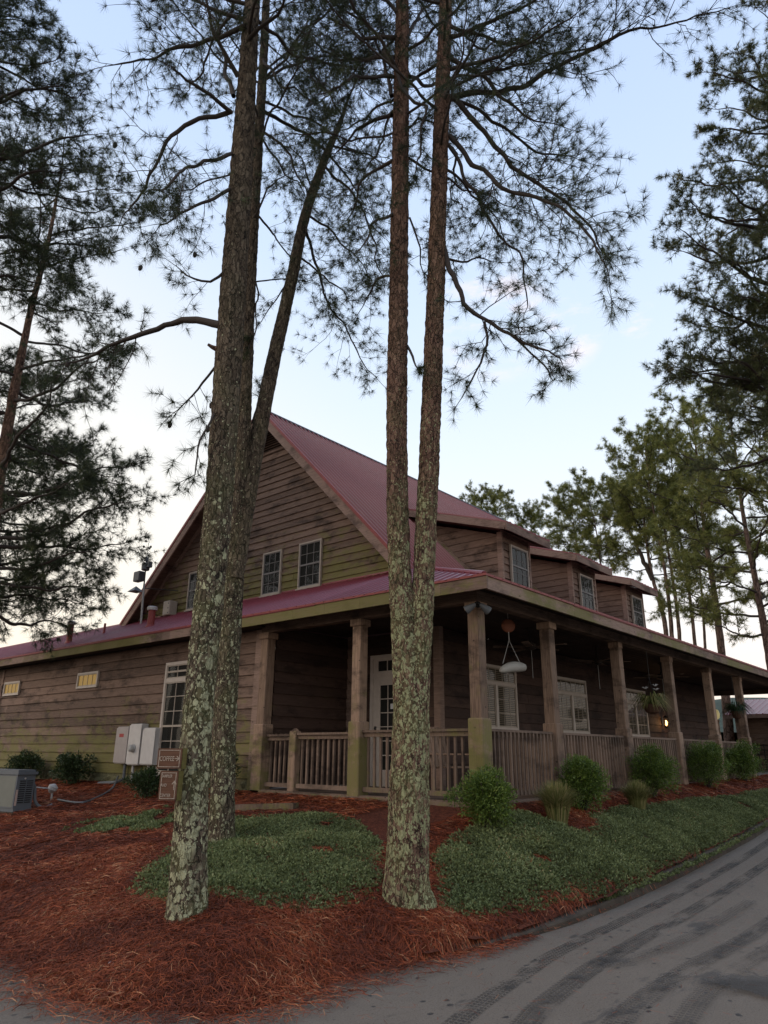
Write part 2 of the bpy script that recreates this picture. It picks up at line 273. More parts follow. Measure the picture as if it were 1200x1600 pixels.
# ------------------------------------------------------------------ mesh helpers
class MB:
    def __init__(s): s.v = []; s.f = []; s.m = []; s.var = []; s.moss = []; s.uv = None
    def add(s, vs, fs, mi=0, var=None, moss=None):
        o = len(s.v); vs = [tuple(map(float, p)) for p in vs]; s.v += vs
        s.f += [tuple(i+o for i in f) for f in fs]; s.m += [mi]*len(fs)
        v = random.random() if var is None else var
        s.var += [v]*len(vs)
        s.moss += [(moss(p) if callable(moss) else (moss or 0.)) for p in vs]
    def box(s, a, b, mi=0, var=None, moss=None, bev=0.):
        x0, y0, z0 = np.minimum(a, b); x1, y1, z1 = np.maximum(a, b)
        if bev <= 0:
            vs = [(x0, y0, z0), (x1, y0, z0), (x1, y1, z0), (x0, y1, z0), (x0, y0, z1), (x1, y0, z1), (x1, y1, z1), (x0, y1, z1)]
            s.add(vs, [(0, 3, 2, 1), (4, 5, 6, 7), (0, 1, 5, 4), (1, 2, 6, 5), (2, 3, 7, 6), (3, 0, 4, 7)], mi, var, moss); return
        q = bev; ring = [(x0+q, y0), (x1-q, y0), (x1, y0+q), (x1, y1-q), (x1-q, y1), (x0+q, y1), (x0, y1-q), (x0, y0+q)]
        cx, cy = (x0+x1)/2, (y0+y1)/2
        def sh(p): return (p[0]+(q if p[0] < cx else -q)*.8, p[1]+(q if p[1] < cy else -q)*.8)
        nz_ = max(2, int((z1-z0)/.25)+1) if z1-z0 > .6 else 2
        zs = list(np.linspace(z0+q, z1-q, nz_)); rings = [[(*sh(p), z0) for p in ring]]+[[(*p, z) for p in ring] for z in zs]+[[(*sh(p), z1) for p in ring]]
        vs = [p for r_ in rings for p in r_]; fs = []
        for k in range(len(rings)-1):
            for i in range(8): j = (i+1) % 8; fs.append((k*8+i, k*8+j, k*8+8+j, k*8+8+i))
        fs.append(tuple(reversed(range(8)))); fs.append(tuple(range(len(vs)-8, len(vs)))); s.add(vs, fs, mi, var, moss)
    def obox(s, c, ax, hx, ay, hy, az, hz, mi=0, var=None, moss=None):
        c = np.array(c, float); ax, ay, az = [np.array(q, float)/np.linalg.norm(q) for q in (ax, ay, az)]
        vs = [c+ax*hx*i+ay*hy*j+az*hz*k for k in (-1, 1) for (i, j) in ((-1, -1), (1, -1), (1, 1), (-1, 1))]
        s.add(vs, [(0, 3, 2, 1), (4, 5, 6, 7), (0, 1, 5, 4), (1, 2, 6, 5), (2, 3, 7, 6), (3, 0, 4, 7)], mi, var, moss)
    def tube(s, pts, rad, n=8, mi=0, var=None, moss=None, cap=True):
        vs, fs = tube_arr(np.array(pts, float), rad, n)
        fs = [tuple(f) for f in fs]; k = len(pts)
        if cap: fs += [tuple(reversed(range(n))), tuple(range((k-1)*n, k*n))]
        s.add(vs, fs, mi, var, moss)
    def lathe(s, c, prof, n=20, mi=0, axis=(0, 0, 1), var=None, moss=None):
        az = np.array(axis, float); az /= np.linalg.norm(az); a0 = np.cross(az, (1, 0, 0) if abs(az[0]) < .9 else (0, 1, 0)); a0 /= np.linalg.norm(a0); a1 = np.cross(az, a0); c = np.array(c, float)
        vs = [c+az*h+(a0*math.cos(t)+a1*math.sin(t))*r_ for (r_, h) in prof for t in np.linspace(0, 2*math.pi, n, endpoint=False)]
        fs = [(k*n+i, k*n+(i+1) % n, k*n+n+(i+1) % n, k*n+n+i) for k in range(len(prof)-1) for i in range(n)]
        fs += [tuple(reversed(range(n))), tuple(range((len(prof)-1)*n, len(prof)*n))]; s.add(vs, fs, mi, var, moss)
    def build(s, name, mats, parent=None, base=None, smooth=False):
        me = bpy.data.meshes.new(name); b = np.array(base if base is not None else (parent['_b'] if parent and '_b' in parent else (0, 0, 0)), float)
        vv = np.array(s.v)-b; me.from_pydata(vv.tolist(), [], s.f)
        if not isinstance(mats, (list, tuple)): mats = [mats]
        for m in mats: me.materials.append(m if not isinstance(m, str) else MAT[m])
        me.polygons.foreach_set('material_index', s.m)
        if smooth: me.polygons.foreach_set('use_smooth', [True]*len(s.f))
        for nm, arr in (('var', s.var), ('moss', s.moss)):
            a = me.attributes.new(nm, 'FLOAT', 'POINT'); a.data.foreach_set('value', np.array(arr, np.float32))
        if s.uv is not None:
            ul = me.uv_layers.new(name='uv'); u = np.array(s.uv, np.float32); vi = np.zeros(len(me.loops), np.int32); me.loops.foreach_get('vertex_index', vi); ul.data.foreach_set('uv', u[vi].ravel())
        me.update(); return link(name, me, parent, b)
def link(name, me, parent, b):
    o = bpy.data.objects.new(name, me); COL.objects.link(o)
    if parent is not None:
        o.parent = parent
        if '_b' in parent: o.location = (0, 0, 0)
        pb = np.array(parent['_b']) if '_b' in parent else np.zeros(3); o.location = tuple(b-pb)
    else: o.location = tuple(b)
    o['_b'] = [float(q) for q in b]; return o
def bulk(name, verts, nv, mat, var, parent=None, base=None, moss=None):
    """many separate faces of nv corners each"""
    b = np.array(base if base is not None else (parent['_b'] if parent and '_b' in parent else (0, 0, 0)), float)
    V = (verts.reshape(-1, 3)-b).astype(np.float32); n = len(V)//nv; me = bpy.data.meshes.new(name)
    me.vertices.add(len(V)); me.vertices.foreach_set('co', V.ravel()); me.loops.add(len(V)); me.loops.foreach_set('vertex_index', np.arange(len(V), dtype=np.int32))
    me.polygons.add(n); me.polygons.foreach_set('loop_start', np.arange(0, len(V), nv, dtype=np.int32)); me.polygons.foreach_set('loop_total', np.full(n, nv, np.int32))
    me.materials.append(MAT[mat]); a = me.attributes.new('var', 'FLOAT', 'POINT'); a.data.foreach_set('value', np.repeat(var, len(V)//len(var)).astype(np.float32))
    me.update(calc_edges=True); return link(name, me, parent, b)
def indexed(name, V, F, mats, var=None, moss=None, parent=None, base=None, smooth=True):
    b = np.array(base if base is not None else (parent['_b'] if parent and '_b' in parent else (0, 0, 0)), float)
    V = (np.asarray(V)-b).astype(np.float32); F = np.asarray(F, np.int32); k = F.shape[1]; me = bpy.data.meshes.new(name)
    me.vertices.add(len(V)); me.vertices.foreach_set('co', V.ravel()); me.loops.add(F.size); me.loops.foreach_set('vertex_index', F.ravel())
    me.polygons.add(len(F)); me.polygons.foreach_set('loop_start', np.arange(0, F.size, k, dtype=np.int32)); me.polygons.foreach_set('loop_total', np.full(len(F), k, np.int32))
    me.polygons.foreach_set('use_smooth', np.full(len(F), smooth, bool)); me.materials.append(MAT[mats])
    for nm, arr in (('var', var), ('moss', moss)):
        if arr is not None: a = me.attributes.new(nm, 'FLOAT', 'POINT'); a.data.foreach_set('value', np.asarray(arr, np.float32))
    me.update(calc_edges=True); return link(name, me, parent, b)
def frames(P):
    T = np.gradient(P, axis=0); T /= np.linalg.norm(T, axis=1)[:, None]+1e-9
    ref = np.array([1., 0, 0]) if abs(T[0][0]) < .8 else np.array([0, 1., 0]); A = []; a = np.cross(T[0], ref); a /= np.linalg.norm(a)
    for t in T: a = a-t*(a@t); a /= np.linalg.norm(a)+1e-9; A.append(a)
    A = np.array(A); return T, A, np.cross(T, A)
def tube_arr(P, rad, n):
    rad = np.full(len(P), rad, float) if np.isscalar(rad) else np.asarray(rad, float)
    T, A, B = frames(P); th = np.linspace(0, 2*math.pi, n, endpoint=False)
    V = P[:, None]+rad[:, None, None]*(A[:, None]*np.cos(th)[None, :, None]+B[:, None]*np.sin(th)[None, :, None])
    i = np.arange(n); j = (i+1) % n; k = np.arange(len(P)-1)[:, None]*n
    F = np.stack([k+i, k+j, k+n+j, k+n+i], -1).reshape(-1, 4); return V.reshape(-1, 3), F
def smoothpath(P, step):
    P = np.array(P, float)
    if len(P) < 3:
        n = max(2, int(np.linalg.norm(P[1]-P[0])/step)+1); return P[0]+(P[1]-P[0])*np.linspace(0, 1, n)[:, None]
    Q = np.vstack([2*P[0]-P[1], P, 2*P[-1]-P[-2]]); out_ = []
    for i in range(1, len(Q)-2):
        p0, p1, p2, p3 = Q[i-1:i+3]; n = max(1, int(np.linalg.norm(p2-p1)/step))
        for t in np.linspace(0, 1, n, endpoint=False): out_.append(.5*((2*p1)+(-p0+p2)*t+(2*p0-5*p1+4*p2-p3)*t*t+(-p0+3*p1-3*p2+p3)*t**3))
    out_.append(Q[-2]); return np.array(out_)
def thing(name, label, cat, base, group=None):
    o = bpy.data.objects.new(name, None); COL.objects.link(o); o.location = tuple(float(q) for q in base); o.empty_display_size = .2
    o['_b'] = [float(q) for q in base]; o['label'] = label; o['category'] = cat
    if group: o['group'] = group
    return o
def tag(o, label, cat, group=None):
    o['label'] = label; o['category'] = cat
    if group: o['group'] = group
    return o
def struct(o, kind='structure'): o['kind'] = kind; return o

# ------------------------------------------------------------------ terrain
EDGE = np.array([(3.9, 20), (3.75, 15), (3.55, 11), (3.28, 8.18), (3., 6.63), (2.94, 5.81), (2.86, 5.26), (2.98, 4.66), (3.28, 4.25), (3.6, 4.1), (4.62, 4.12), (5.56, 3.94), (6.78, 3.76), (8.17, 3.73), (12, 3.85), (16, 3.95), (22, 4.2), (26, 4.6), (27.5, 5.2)])
BED = np.vstack([EDGE, [(27.5, 6.), (22.9, 5.7), (8.81, 5.71), (8.81, 20)]])
def road_z(x): x = np.asarray(x, float); return np.clip(.0032*np.clip(x-7, 0, None)**2, 0, 1.0)
def dseg(X, Y, pts):
    d = np.full(np.shape(X), 1e9)
    for (a, b) in zip(pts[:-1], pts[1:]):
        e_ = b-a; t = np.clip(((X-a[0])*e_[0]+(Y-a[1])*e_[1])/(e_@e_), 0, 1); d = np.minimum(d, np.hypot(X-a[0]-t*e_[0], Y-a[1]-t*e_[1]))
    return d
def inside(X, Y, poly):
    c = np.zeros(np.shape(X), bool); n = len(poly)
    for i in range(n):
        (x1, y1), (x2, y2) = poly[i], poly[(i+1) % n]
        with np.errstate(divide='ignore', invalid='ignore'): c ^= ((y1 > Y) != (y2 > Y)) & (X < (x2-x1)*(Y-y1)/(y2-y1+1e-12)+x1)
    return c
def bed_z(X, Y):
    X = np.asarray(X, float); Y = np.asarray(Y, float)
    d = dseg(X, Y, EDGE); w_ = np.hypot(np.clip(8.7-X, 0, None), np.clip(5.6-Y, 0, None))
    t = d/(d+w_+1e-6); zr = road_z(X); kerb = .02+.12*np.clip((X-5.2)/5., 0, 1)*(Y < 8)
    H = .89+.008*np.clip(X-9, 0, None); bumpy = .03*np.sin(X*3.1+Y*1.7)*np.sin(Y*2.7-X)*np.clip(d*2, 0, 1)
    edge_in = np.clip(d/.6, 0, 1)**.8
    k = np.where(X < 5.2, edge_in, 1)
    return zr+(kerb)*k+(H-zr-kerb)*t**np.where(X > 6, .75, .68)*k+bumpy*np.clip(w_, 0, 1)
def hit(px, py):
    r = ray(px, py); r = r/np.hypot(r[0], r[1]); s_ = np.arange(2, 40, .02); P = CAM+r*s_[:, None]
    z = np.where(inside(P[:, 0], P[:, 1], BED), bed_z(P[:, 0], P[:, 1]), road_z(P[:, 0])); i = np.argmax(P[:, 2] < z); return P[i]

# ground far out
mb = MB(); S = 1500
mb.add([(-S, -S, -.6), (S, -S, -.6), (S, S, -.6), (-S, S, -.6)], [(0, 1, 2, 3)]); struct(mb.build('ground', 'soil'))
gx = np.arange(29.5, 140, 6.); gy = np.arange(-60, 140, 8.); V = [(x, y, 1.0+.004*max(0, x-50)) for x in gx for y in gy]; ny = len(gy)
F = [(i*ny+j, (i+1)*ny+j, (i+1)*ny+j+1, i*ny+j+1) for i in range(len(gx)-1) for j in range(ny-1)]
struct(indexed('grass_field', V, F, 'soil'))
V = [(x, y, float(np.interp(x, [-40, 12, 29], [.2, .55, .98]))) for x in np.arange(-40, 30, 3.) for y in np.arange(20.2, 120, 9.)]; ny = len(np.arange(20.2, 120, 9.)); nx = len(np.arange(-40, 30, 3.))
V = [(x, y if x > 9 else y+3, z) for x, y, z in V]
F = [(i*ny+j, (i+1)*ny+j, (i+1)*ny+j+1, i*ny+j+1) for i in range(nx-1) for j in range(ny-1)]
struct(indexed('terrain', V, F, 'soil'))
# road sheet and damp tyre marks (second material of the same mesh)
mb = MB(); xs = np.concatenate([np.arange(-20, 5, 2.5), np.arange(5, 29.6, .7)]); ys = [-25, -8, 0, 2, 4, 6, 8, 12, 20, 30]
V = [(x, y, float(road_z(x))) for x in xs for y in ys]; ny = len(ys)
mb.add(V, [(i*ny+j, (i+1)*ny+j, (i+1)*ny+j+1, i*ny+j+1) for i in range(len(xs)-1) for j in range(ny-1)], 0, .5)
mb.uv = [(0, 0)]*len(V)
def track(pts, wd, lift, st=1.):
    P = smoothpath([(x, y, 0) for x, y in pts], .3); T, _, _ = frames(P); side = np.stack([-T[:, 1], T[:, 0], 0*T[:, 0]], 1)
    s_ = np.concatenate([[0], np.cumsum(np.linalg.norm(np.diff(P, axis=0), axis=1))]); vs = []
    for p, q, l in zip(P, side, s_):
        for k in (-.5, .5): c = p+q*wd*k; vs.append((c[0], c[1], float(road_z(c[0]))+.004*lift)); mb.uv.append((k+.5, l))
    mb.add(vs, [(2*i, 2*i+2, 2*i+3, 2*i+1) for i in range(len(P)-1)], 1, st)
track([(3.2, 2.65), (4.15, 2.98), (5.4, 3.2), (6.65, 3.33), (10.6, 3.44), (14.3, 3.56), (20, 3.8)], .17, 1, 1.)
track([(3.3, 2.2), (4.5, 2.66), (5.4, 2.82), (6.47, 2.92), (9.07, 3.0), (12.3, 3.1), (20, 3.3)], .2, 2, 1.)
track([(3.6, 1.9), (4.9, 2.24), (6.34, 2.3), (8.4, 2.22), (12, 2.3), (20, 2.5)], .2, 3, .95)
track([(3.6, 1.55), (5.2, 1.93), (6.3, 2.02), (7.4, 1.97), (9.5, 1.9)], .18, 4, .7)
track([(6.0, 2.75), (7.3, 2.62), (9.5, 2.62)], .16, 6, .7)
mb.build('road', ['asphalt', 'marks'])['kind'] = 'structure'
# a dark wet patch of the road: its own sheet
P = [tuple(on(x, y, 2, 0)[:2]) for x, y in ((1072, 1532), (1120, 1524), (1180, 1524), (1260, 1530), (1270, 1585), (1205, 1572), (1165, 1562), (1130, 1556), (1112, 1548), (1090, 1545))]
P = smoothpath([(x, y, 0) for x, y in P+P[:1]], .03)[:-1]; mb = MB(); cxy = P.mean(0); vs = []; n_ = len(P)
for k in range(7):
    for p in P: q = cxy+(p-cxy)*(k*.26); vs.append((q[0], q[1], .03+float(road_z(q[0]))))
mb.add(vs, [(k*n_+i, k*n_+(i+1) % n_, k*n_+n_+(i+1) % n_, k*n_+n_+i) for k in range(6) for i in range(n_)]); mb.var = [1-k/6 for k in range(7) for _ in P]
def wetmat():
    m, n, b = newmat('wet_asphalt'); o = n.nodes['Material Output']; ob = coord(n); f = mathf(n, 'ADD', attr(n, 'var'), mathf(n, 'MULTIPLY', mathf(n, 'SUBTRACT', noisef(n, 7, 8, .75, vec=ob), .5), 1.7))
    b.inputs['Base Color'].default_value = (.045, .042, .04, 1); b.inputs['Roughness'].default_value = .42; tr = nd(n, 'ShaderNodeBsdfTransparent'); mx = nd(n, 'ShaderNodeMixShader'); n.links.new(rampf(n, f, .45, .6, 0, .55), mx.inputs[0]); n.links.new(tr.outputs[0], mx.inputs[1]); n.links.new(b.outputs[0], mx.inputs[2]); n.links.new(mx.outputs[0], o.inputs[0])
    bump(n, b, noisef(n, 200, 3), .4, .003); return m
MAT['wet'] = wetmat(); struct(mb.build('wet_patch', 'wet'))

# planting bed surface
xs = np.arange(2.6, 27.6, .09); ys = np.arange(3.5, 20.2, .09); X, Y = np.meshgrid(xs, ys, indexing='ij')
ok = (inside(X, Y, BED) | (dseg(X, Y, BED) < .06)) | ((X > 8.6) & (Y > 5.5) & (Y < 20) & (X < 9.1))
Z = bed_z(X, Y); Z = np.where(inside(X, Y, BED), Z, np.where((X < 5.2) & (Y > 3), road_z(X)-.01, Z))
idx = -np.ones(X.shape, int); idx[ok] = np.arange(ok.sum()); V = np.stack([X[ok], Y[ok], Z[ok]], 1)
for i in range(len(V)): V[i, 2] += .022*mnoise.noise(Vector((V[i, 0]*3, V[i, 1]*3, 0)))+.012*mnoise.noise(Vector((V[i, 0]*9, V[i, 1]*9, 3)))
q = ok[:-1, :-1] & ok[1:, :-1] & ok[1:, 1:] & ok[:-1, 1:]; I, J = np.nonzero(q)
F = np.stack([idx[I, J], idx[I+1, J], idx[I+1, J+1], idx[I, J+1]], 1); struct(indexed('planting_bed', V, F, 'mulch'))
# kerb
K = smoothpath([(x, y, 0) for x, y in EDGE[11:]], .25); mb = MB(); n = len(K); T, _, _ = frames(K); sd_ = np.stack([T[:, 1], -T[:, 0], 0*T[:, 0]], 1)
vs = []
for i, (p, s_) in enumerate(zip(K, sd_)):
    zr = float(road_z(p[0])); h = .02+.12*min(1, max(0, (p[0]-5.2)/5.)); wob_ = .012*mnoise.noise(Vector((p[0]*2, 0, 0)))
    for (o_, z) in ((.055+wob_, -.05), (.045+wob_, h-.02), (.03+wob_, h-.004), (-.08, h+.004), (-.08, -.05)): vs.append((p[0]+s_[0]*o_, p[1]+s_[1]*o_, zr+z))
mb.add(vs, [(i*5+k, i*5+5+k, i*5+6+k, i*5+1+k) for i in range(n-1) for k in range(4)]+[(0, 1, 2, 3, 4)]); struct(mb.build('kerb', 'concrete'))

# pine straw strands lying on the bed
def straw(n, x0, x1, y0, y1, ln, wd, edge=0.):
    X = rng.uniform(x0, x1, n); Y = rng.uniform(y0, y1, n)
    k = inside(X, Y, BED) | ((dseg(X, Y, EDGE) < edge*rng.random(n)**2) & (X < 9)); X, Y = X[k], Y[k]; n = len(X)
    a = rng.uniform(0, math.pi, n); l = rng.uniform(.5, 1.1, n)*ln
    dx, dy = np.cos(a)*l/2, np.sin(a)*l/2; bend = rng.normal(0, .12, n)*l
    ins = lambda x, y: np.where(inside(x, y, BED), bed_z(x, y), road_z(x)+.003)+.015
    P = []
    for t in (-1, 0, 1):
        x = X+dx*t-dy/l*2*bend*(1-t*t); y = Y+dy*t+dx/l*2*bend*(1-t*t); P.append(np.stack([x, y, ins(x, y)+rng.uniform(0, .018, n)*inside(x, y, BED)+.012*(1-t*t)], 1))
    nx_, ny_ = -np.sin(a)*wd/2, np.cos(a)*wd/2; O = np.stack([nx_, ny_, rng.normal(0, wd*.3, n)], 1)
    q1 = np.stack([P[0]-O, P[0]+O, P[1]+O, P[1]-O], 1); q2 = np.stack([P[1]-O, P[1]+O, P[2]+O*.6, P[2]-O*.6], 1)
    return np.stack([q1, q2], 1), np.clip(rng.normal(.45, .26, n)+.18*np.sin(X*3.3+np.sin(Y*2.1)*2), 0, 1)
parts = [straw(85000, 2.4, 6.5, 3.6, 9, .16, .003, .45), straw(34000, 3, 8.8, 7, 18, .24, .006), straw(26000, 5, 12, 3.6, 5.8, .2, .004), straw(12000, 10, 26, 4.2, 5.8, .24, .007)]
_B = BED
def scatter_road(n):
    X = 3.4+rng.random(n)*9; Y = np.interp(X, EDGE[9:, 0], EDGE[9:, 1])-.06-2.2*rng.random(n)**2.2; a = rng.uniform(0, math.pi, n); l = rng.uniform(.03, .11, n); D = np.stack([np.cos(a), np.sin(a), 0*a], 1)*l[:, None]/2; O = np.stack([-np.sin(a), np.cos(a), 0*a], 1)*.0017; C = np.stack([X, Y, road_z(X)+.034], 1); q1 = np.stack([C-D-O, C-D+O, C+O, C-O], 1); q2 = np.stack([C-O, C+O, C+D+O, C+D-O], 1); return np.stack([q1, q2], 1), rng.random(n)
parts.append(scatter_road(900))
struct(bulk('pine_straw', np.concatenate([p[0].reshape(-1, 3) for p in parts]), 4, 'straw', np.concatenate([p[1] for p in parts])), 'stuff')

# ground cover
def world_poly(px): return np.array([hit(*p)[:2] for p in px])
patchA = world_poly([(195, 1400), (232, 1352), (300, 1300), (365, 1278), (430, 1275), (500, 1272), (560, 1285), (600, 1320), (606, 1390), (585, 1412), (505, 1432), (420, 1428), (350, 1408), (250, 1418)])
patchB = world_poly([(690, 1428), (672, 1345), (700, 1310), (745, 1288), (812, 1268), (850, 1282), (900, 1300), (935, 1293), (915, 1275), (965, 1262), (1060, 1252), (1199, 1234)])
patchB = np.vstack([patchB, [(26.5, 5.0), (26, 4.5), (22, 4.08), (16, 3.84), (12, 3.72), (9.5, 3.64), (8.1, 3.68), (7.4, 3.82)], world_poly([(905, 1398), (850, 1428), (780, 1440), (730, 1440)])])
patchC = world_poly([(95, 1300), (190, 1278), (268, 1262), (275, 1290), (235, 1300), (170, 1305)])
def cover(poly, n, s0, hgt, fade=.15, clip=1.):
    lo, hi = poly.min(0), poly.max(0); X = rng.uniform(lo[0], hi[0], n); Y = rng.uniform(lo[1], hi[1], n); k = inside(X, Y, poly); X, Y = X[k], Y[k]
    d = dseg(X, Y, np.vstack([poly, poly[:1]])); nn = np.array([mnoise.noise(Vector((x*2.2, y*2.2, 5))) for x, y in zip(X, Y)])
    k = (rng.random(len(X)) < np.clip((d/fade)+.15, 0, 1)) & (nn > -.38*clip); X, Y, d, nn = X[k], Y[k], d[k], nn[k]; n = len(X)
    zb = np.where(inside(X, Y, BED), bed_z(X, Y), road_z(X)+.08); B = np.stack([X, Y, zb], 1)
    H = hgt*(.45+.55*np.clip(d/.3, 0, 1))*(.8+.5*nn)*rng.uniform(.6, 1.1, n); m = 11
    lean = rng.normal(0, .45, (n, 2)); ax = np.stack([lean[:, 0], lean[:, 1], np.ones(n)], 1); ax /= np.linalg.norm(ax, axis=1)[:, None]
    out_ = []; vr_ = []
    for j in range(m):
        t = rng.uniform(.25, 1, n); az = rng.uniform(0, 2*math.pi, n); el = rng.uniform(.1, 1.1, n)
        D = np.stack([np.cos(az)*np.cos(el), np.sin(az)*np.cos(el), np.sin(el)], 1); L_ = s0*rng.uniform(.6, 1.2, n)
        p = B+ax*(H*t)[:, None]; q = p+D*L_[:, None]; sd2 = np.cross(D, rng.normal(0, 1, (n, 3))); sd2 /= np.linalg.norm(sd2, axis=1)[:, None]; w_ = (L_*.2)[:, None]
        mid = p*.45+q*.55; out_.append(np.stack([p, mid+sd2*w_, q, mid-sd2*w_], 1)); vr_.append(np.clip(.25+.35*t+.5*nn*.6+rng.normal(0, .14, n), 0, 1))
    return np.concatenate(out_).reshape(-1, 3), np.concatenate(vr_)
for poly, n, s0, hg, fd, cl in ((patchA, 38000, .032, .095, .5, 1.5), (patchB, 105000, .034, .11, .35, 1.5), (patchC, 5000, .05, .07, .3, .2)):
    v_, r_ = cover(poly, n, s0, hg, fd, cl); struct(bulk('ground_cover', v_, 4, 'juniper', r_), 'stuff')

# ------------------------------------------------------------------ the house
X0, Y0 = 8.81, 5.71
house = thing('farmhouse', 'long brown clapboard building with steep red metal roof, three dormers and wraparound porch', 'building', (16, 10, .9))
EX, EY, EZ = 8.25, 5.16, 3.97            # roof edge corner
GX, WY = 11.0, 8.0                       # gable wall plane, long wall plane
RY, RZ = 13.35, 10.12                    # ridge
RX0, RX1 = 10.6, 25.2
FR, FL = (8.3, 4.92), (19.04, 5.05)
def siding(mb, o, u, nrm, z0, z1, lim, exp, moss=None, t=.036):
    """lapped boards; lim(z) -> (u0, u1)"""
    o, u, nrm = np.array(o, float), np.array(u, float), np.array(nrm, float); z = z0
    while z < z1-.01:
        zt = min(z+exp, z1); a0, b0 = lim(z); a1, b1 = lim(zt)
        if b0-a0 < .03: break
        s_ = a0
        while s_ < b0-1e-6:
            e_ = min(b0, s_+random.uniform(2.2, 4.6)); 
            if b0-e_ < .5: e_ = b0
            jz = random.uniform(-.006, .006); jt = random.uniform(-.004, .005)
            s1 = a1 if s_ == a0 else s_+.003; e1 = b1 if e_ == b0 else e_
            s1 = max(s1, a1); e1 = min(e1, b1)
            if e1 <= s1: s1 = e1 = (s1+e1)/2
            nseg = max(1, int((e_-s_)/.4)); vs = []
            for k in range(nseg+1):
                f = k/nseg; su = s_+.005+(e_-s_-.005)*f; sv = s1+(e1-s1)*f; wv = .004*math.sin(su*1.7+z*9)
                for (uu, zz, off) in ((su, z+jz+wv, 0), (su, z+jz+wv, t+jt), (sv, zt+.012, .003)): vs.append(o+u*uu+nrm*off+np.array([0, 0, zz]))
            mb.add(vs, [(3*k, 3*k+1, 3*k+4, 3*k+3) for k in range(nseg)]+[(3*k+1, 3*k+2, 3*k+5, 3*k+4) for k in range(nseg)]+[(0, 2, 1)], 0, None, moss)
            s_ = e_
        z = zt
def slab(mb, quad, th, mi=0, **k):
    q = np.array(quad, float); nn = np.cross(q[1]-q[0], q[3]-q[0]); nn /= np.linalg.norm(nn); vs = list(q)+list(q-nn*th)
    mb.add(vs, [(0, 1, 2, 3), (7, 6, 5, 4), (0, 4, 5, 1), (1, 5, 6, 2), (2, 6, 7, 3), (3, 7, 4, 0)], mi, **k)
wingmoss = lambda p: min(1., max(0., 1.1-(p[2]-.9)/2.1))*.85
mb = MB(); siding(mb, (X0, 0, 0), (0, 1, 0), (-1, 0, 0), 1.12, 3.80, lambda z: (10.62, 30), .205, wingmoss); mb.build('wing_wall', 'siding', house)
mb = MB()
for i in range(150):
    y = 10.7+i*.13; mb.lathe((X0+.03, y, random.uniform(.86, 1.06)), [(.0, -.09), (.07, -.05), (.09, 0), (.06, .05), (0, .08)], 7)
mb.box((X0-.01, 10.6, .6), (X0+.2, 30, 1.12)); mb.build('foundation', 'stone', house)
mb = MB(); siding(mb, (X0+.1, 10.35, 0), (1, 0, 0), (0, -1, 0), .98, 3.85, lambda z: (.05, GX-X0-.1), .205, .1); mb.build('recess_side_wall', 'shaded', house)
mb = MB(); siding(mb, (GX, 0, 0), (0, 1, 0), (-1, 0, 0), .98, 3.85, lambda z: (8.0, 10.35), .205, .1); mb.build('recess_back_wall', 'shaded', house)
mb = MB(); siding(mb, (0, WY, 0), (1, 0, 0), (0, -1, 0), .98, 3.85, lambda z: (GX, 27.4), .205, .05); mb.build('long_porch_wall', 'shaded', house)
mb = MB(); siding(mb, (27.4, 0, 0), (0, 1, 0), (1, 0, 0), .98, 3.9, lambda z: (WY, 19), .205); siding(mb, (0, 19, 0), (1, 0, 0), (0, 1, 0), .98, 5., lambda z: (GX, 25.8), .205)
siding(mb, (0, 30, 0), (1, 0, 0), (0, 1, 0), .98, 3.8, lambda z: (X0, 13.2), .205); siding(mb, (13.2, 0, 0), (0, 1, 0), (1, 0, 0), .98, 3.8, lambda z: (19, 30), .205); mb.build('rear_wall', 'siding', house)
# gable wall
sr, sf = (RZ-FR[1])/(RY-FR[0]), (RZ-FL[1])/(FL[0]-RY)
glim = lambda z: (RY-(RZ-.16-z)/sr, RY+(RZ-.16-z)/sf)
gm = lambda p: min(1., max(0., 1.05-(p[2]-4.9)/2.4))*.8
mb = MB(); siding(mb, (GX, 0, 0), (0, 1, 0), (-1, 0, 0), 4.75, 9.02, glim, .168, gm, .032); mb.build('gable_wall', 'siding', house)
mb = MB(); siding(mb, (25.0, 0, 0), (0, 1, 0), (1, 0, 0), 4.75, 9.9, glim, .168); mb.build('far_gable_wall', 'siding', house)
mb = MB(); a, b = glim(9.05); mb.add([(GX+.1, a, 9.02), (GX+.1, b, 9.02), (GX+.1, RY, RZ-.1)], [(0, 2, 1)], 1)
z = 9.05
while z < RZ-.28:
    a, b = glim(z); mb.obox((GX-.02, (a+b)/2, z+.03), (0, 1, 0), (b-a)/2-.02, (1, 0, .8), .045, (-.8, 0, 1), .006, 0, moss=0); z += .07
mb.box((GX-.045, glim(9.0)[0], 8.97), (GX, glim(9.0)[1], 9.04), 0); mb.build('gable_louver', ['siding', 'dark'], house)

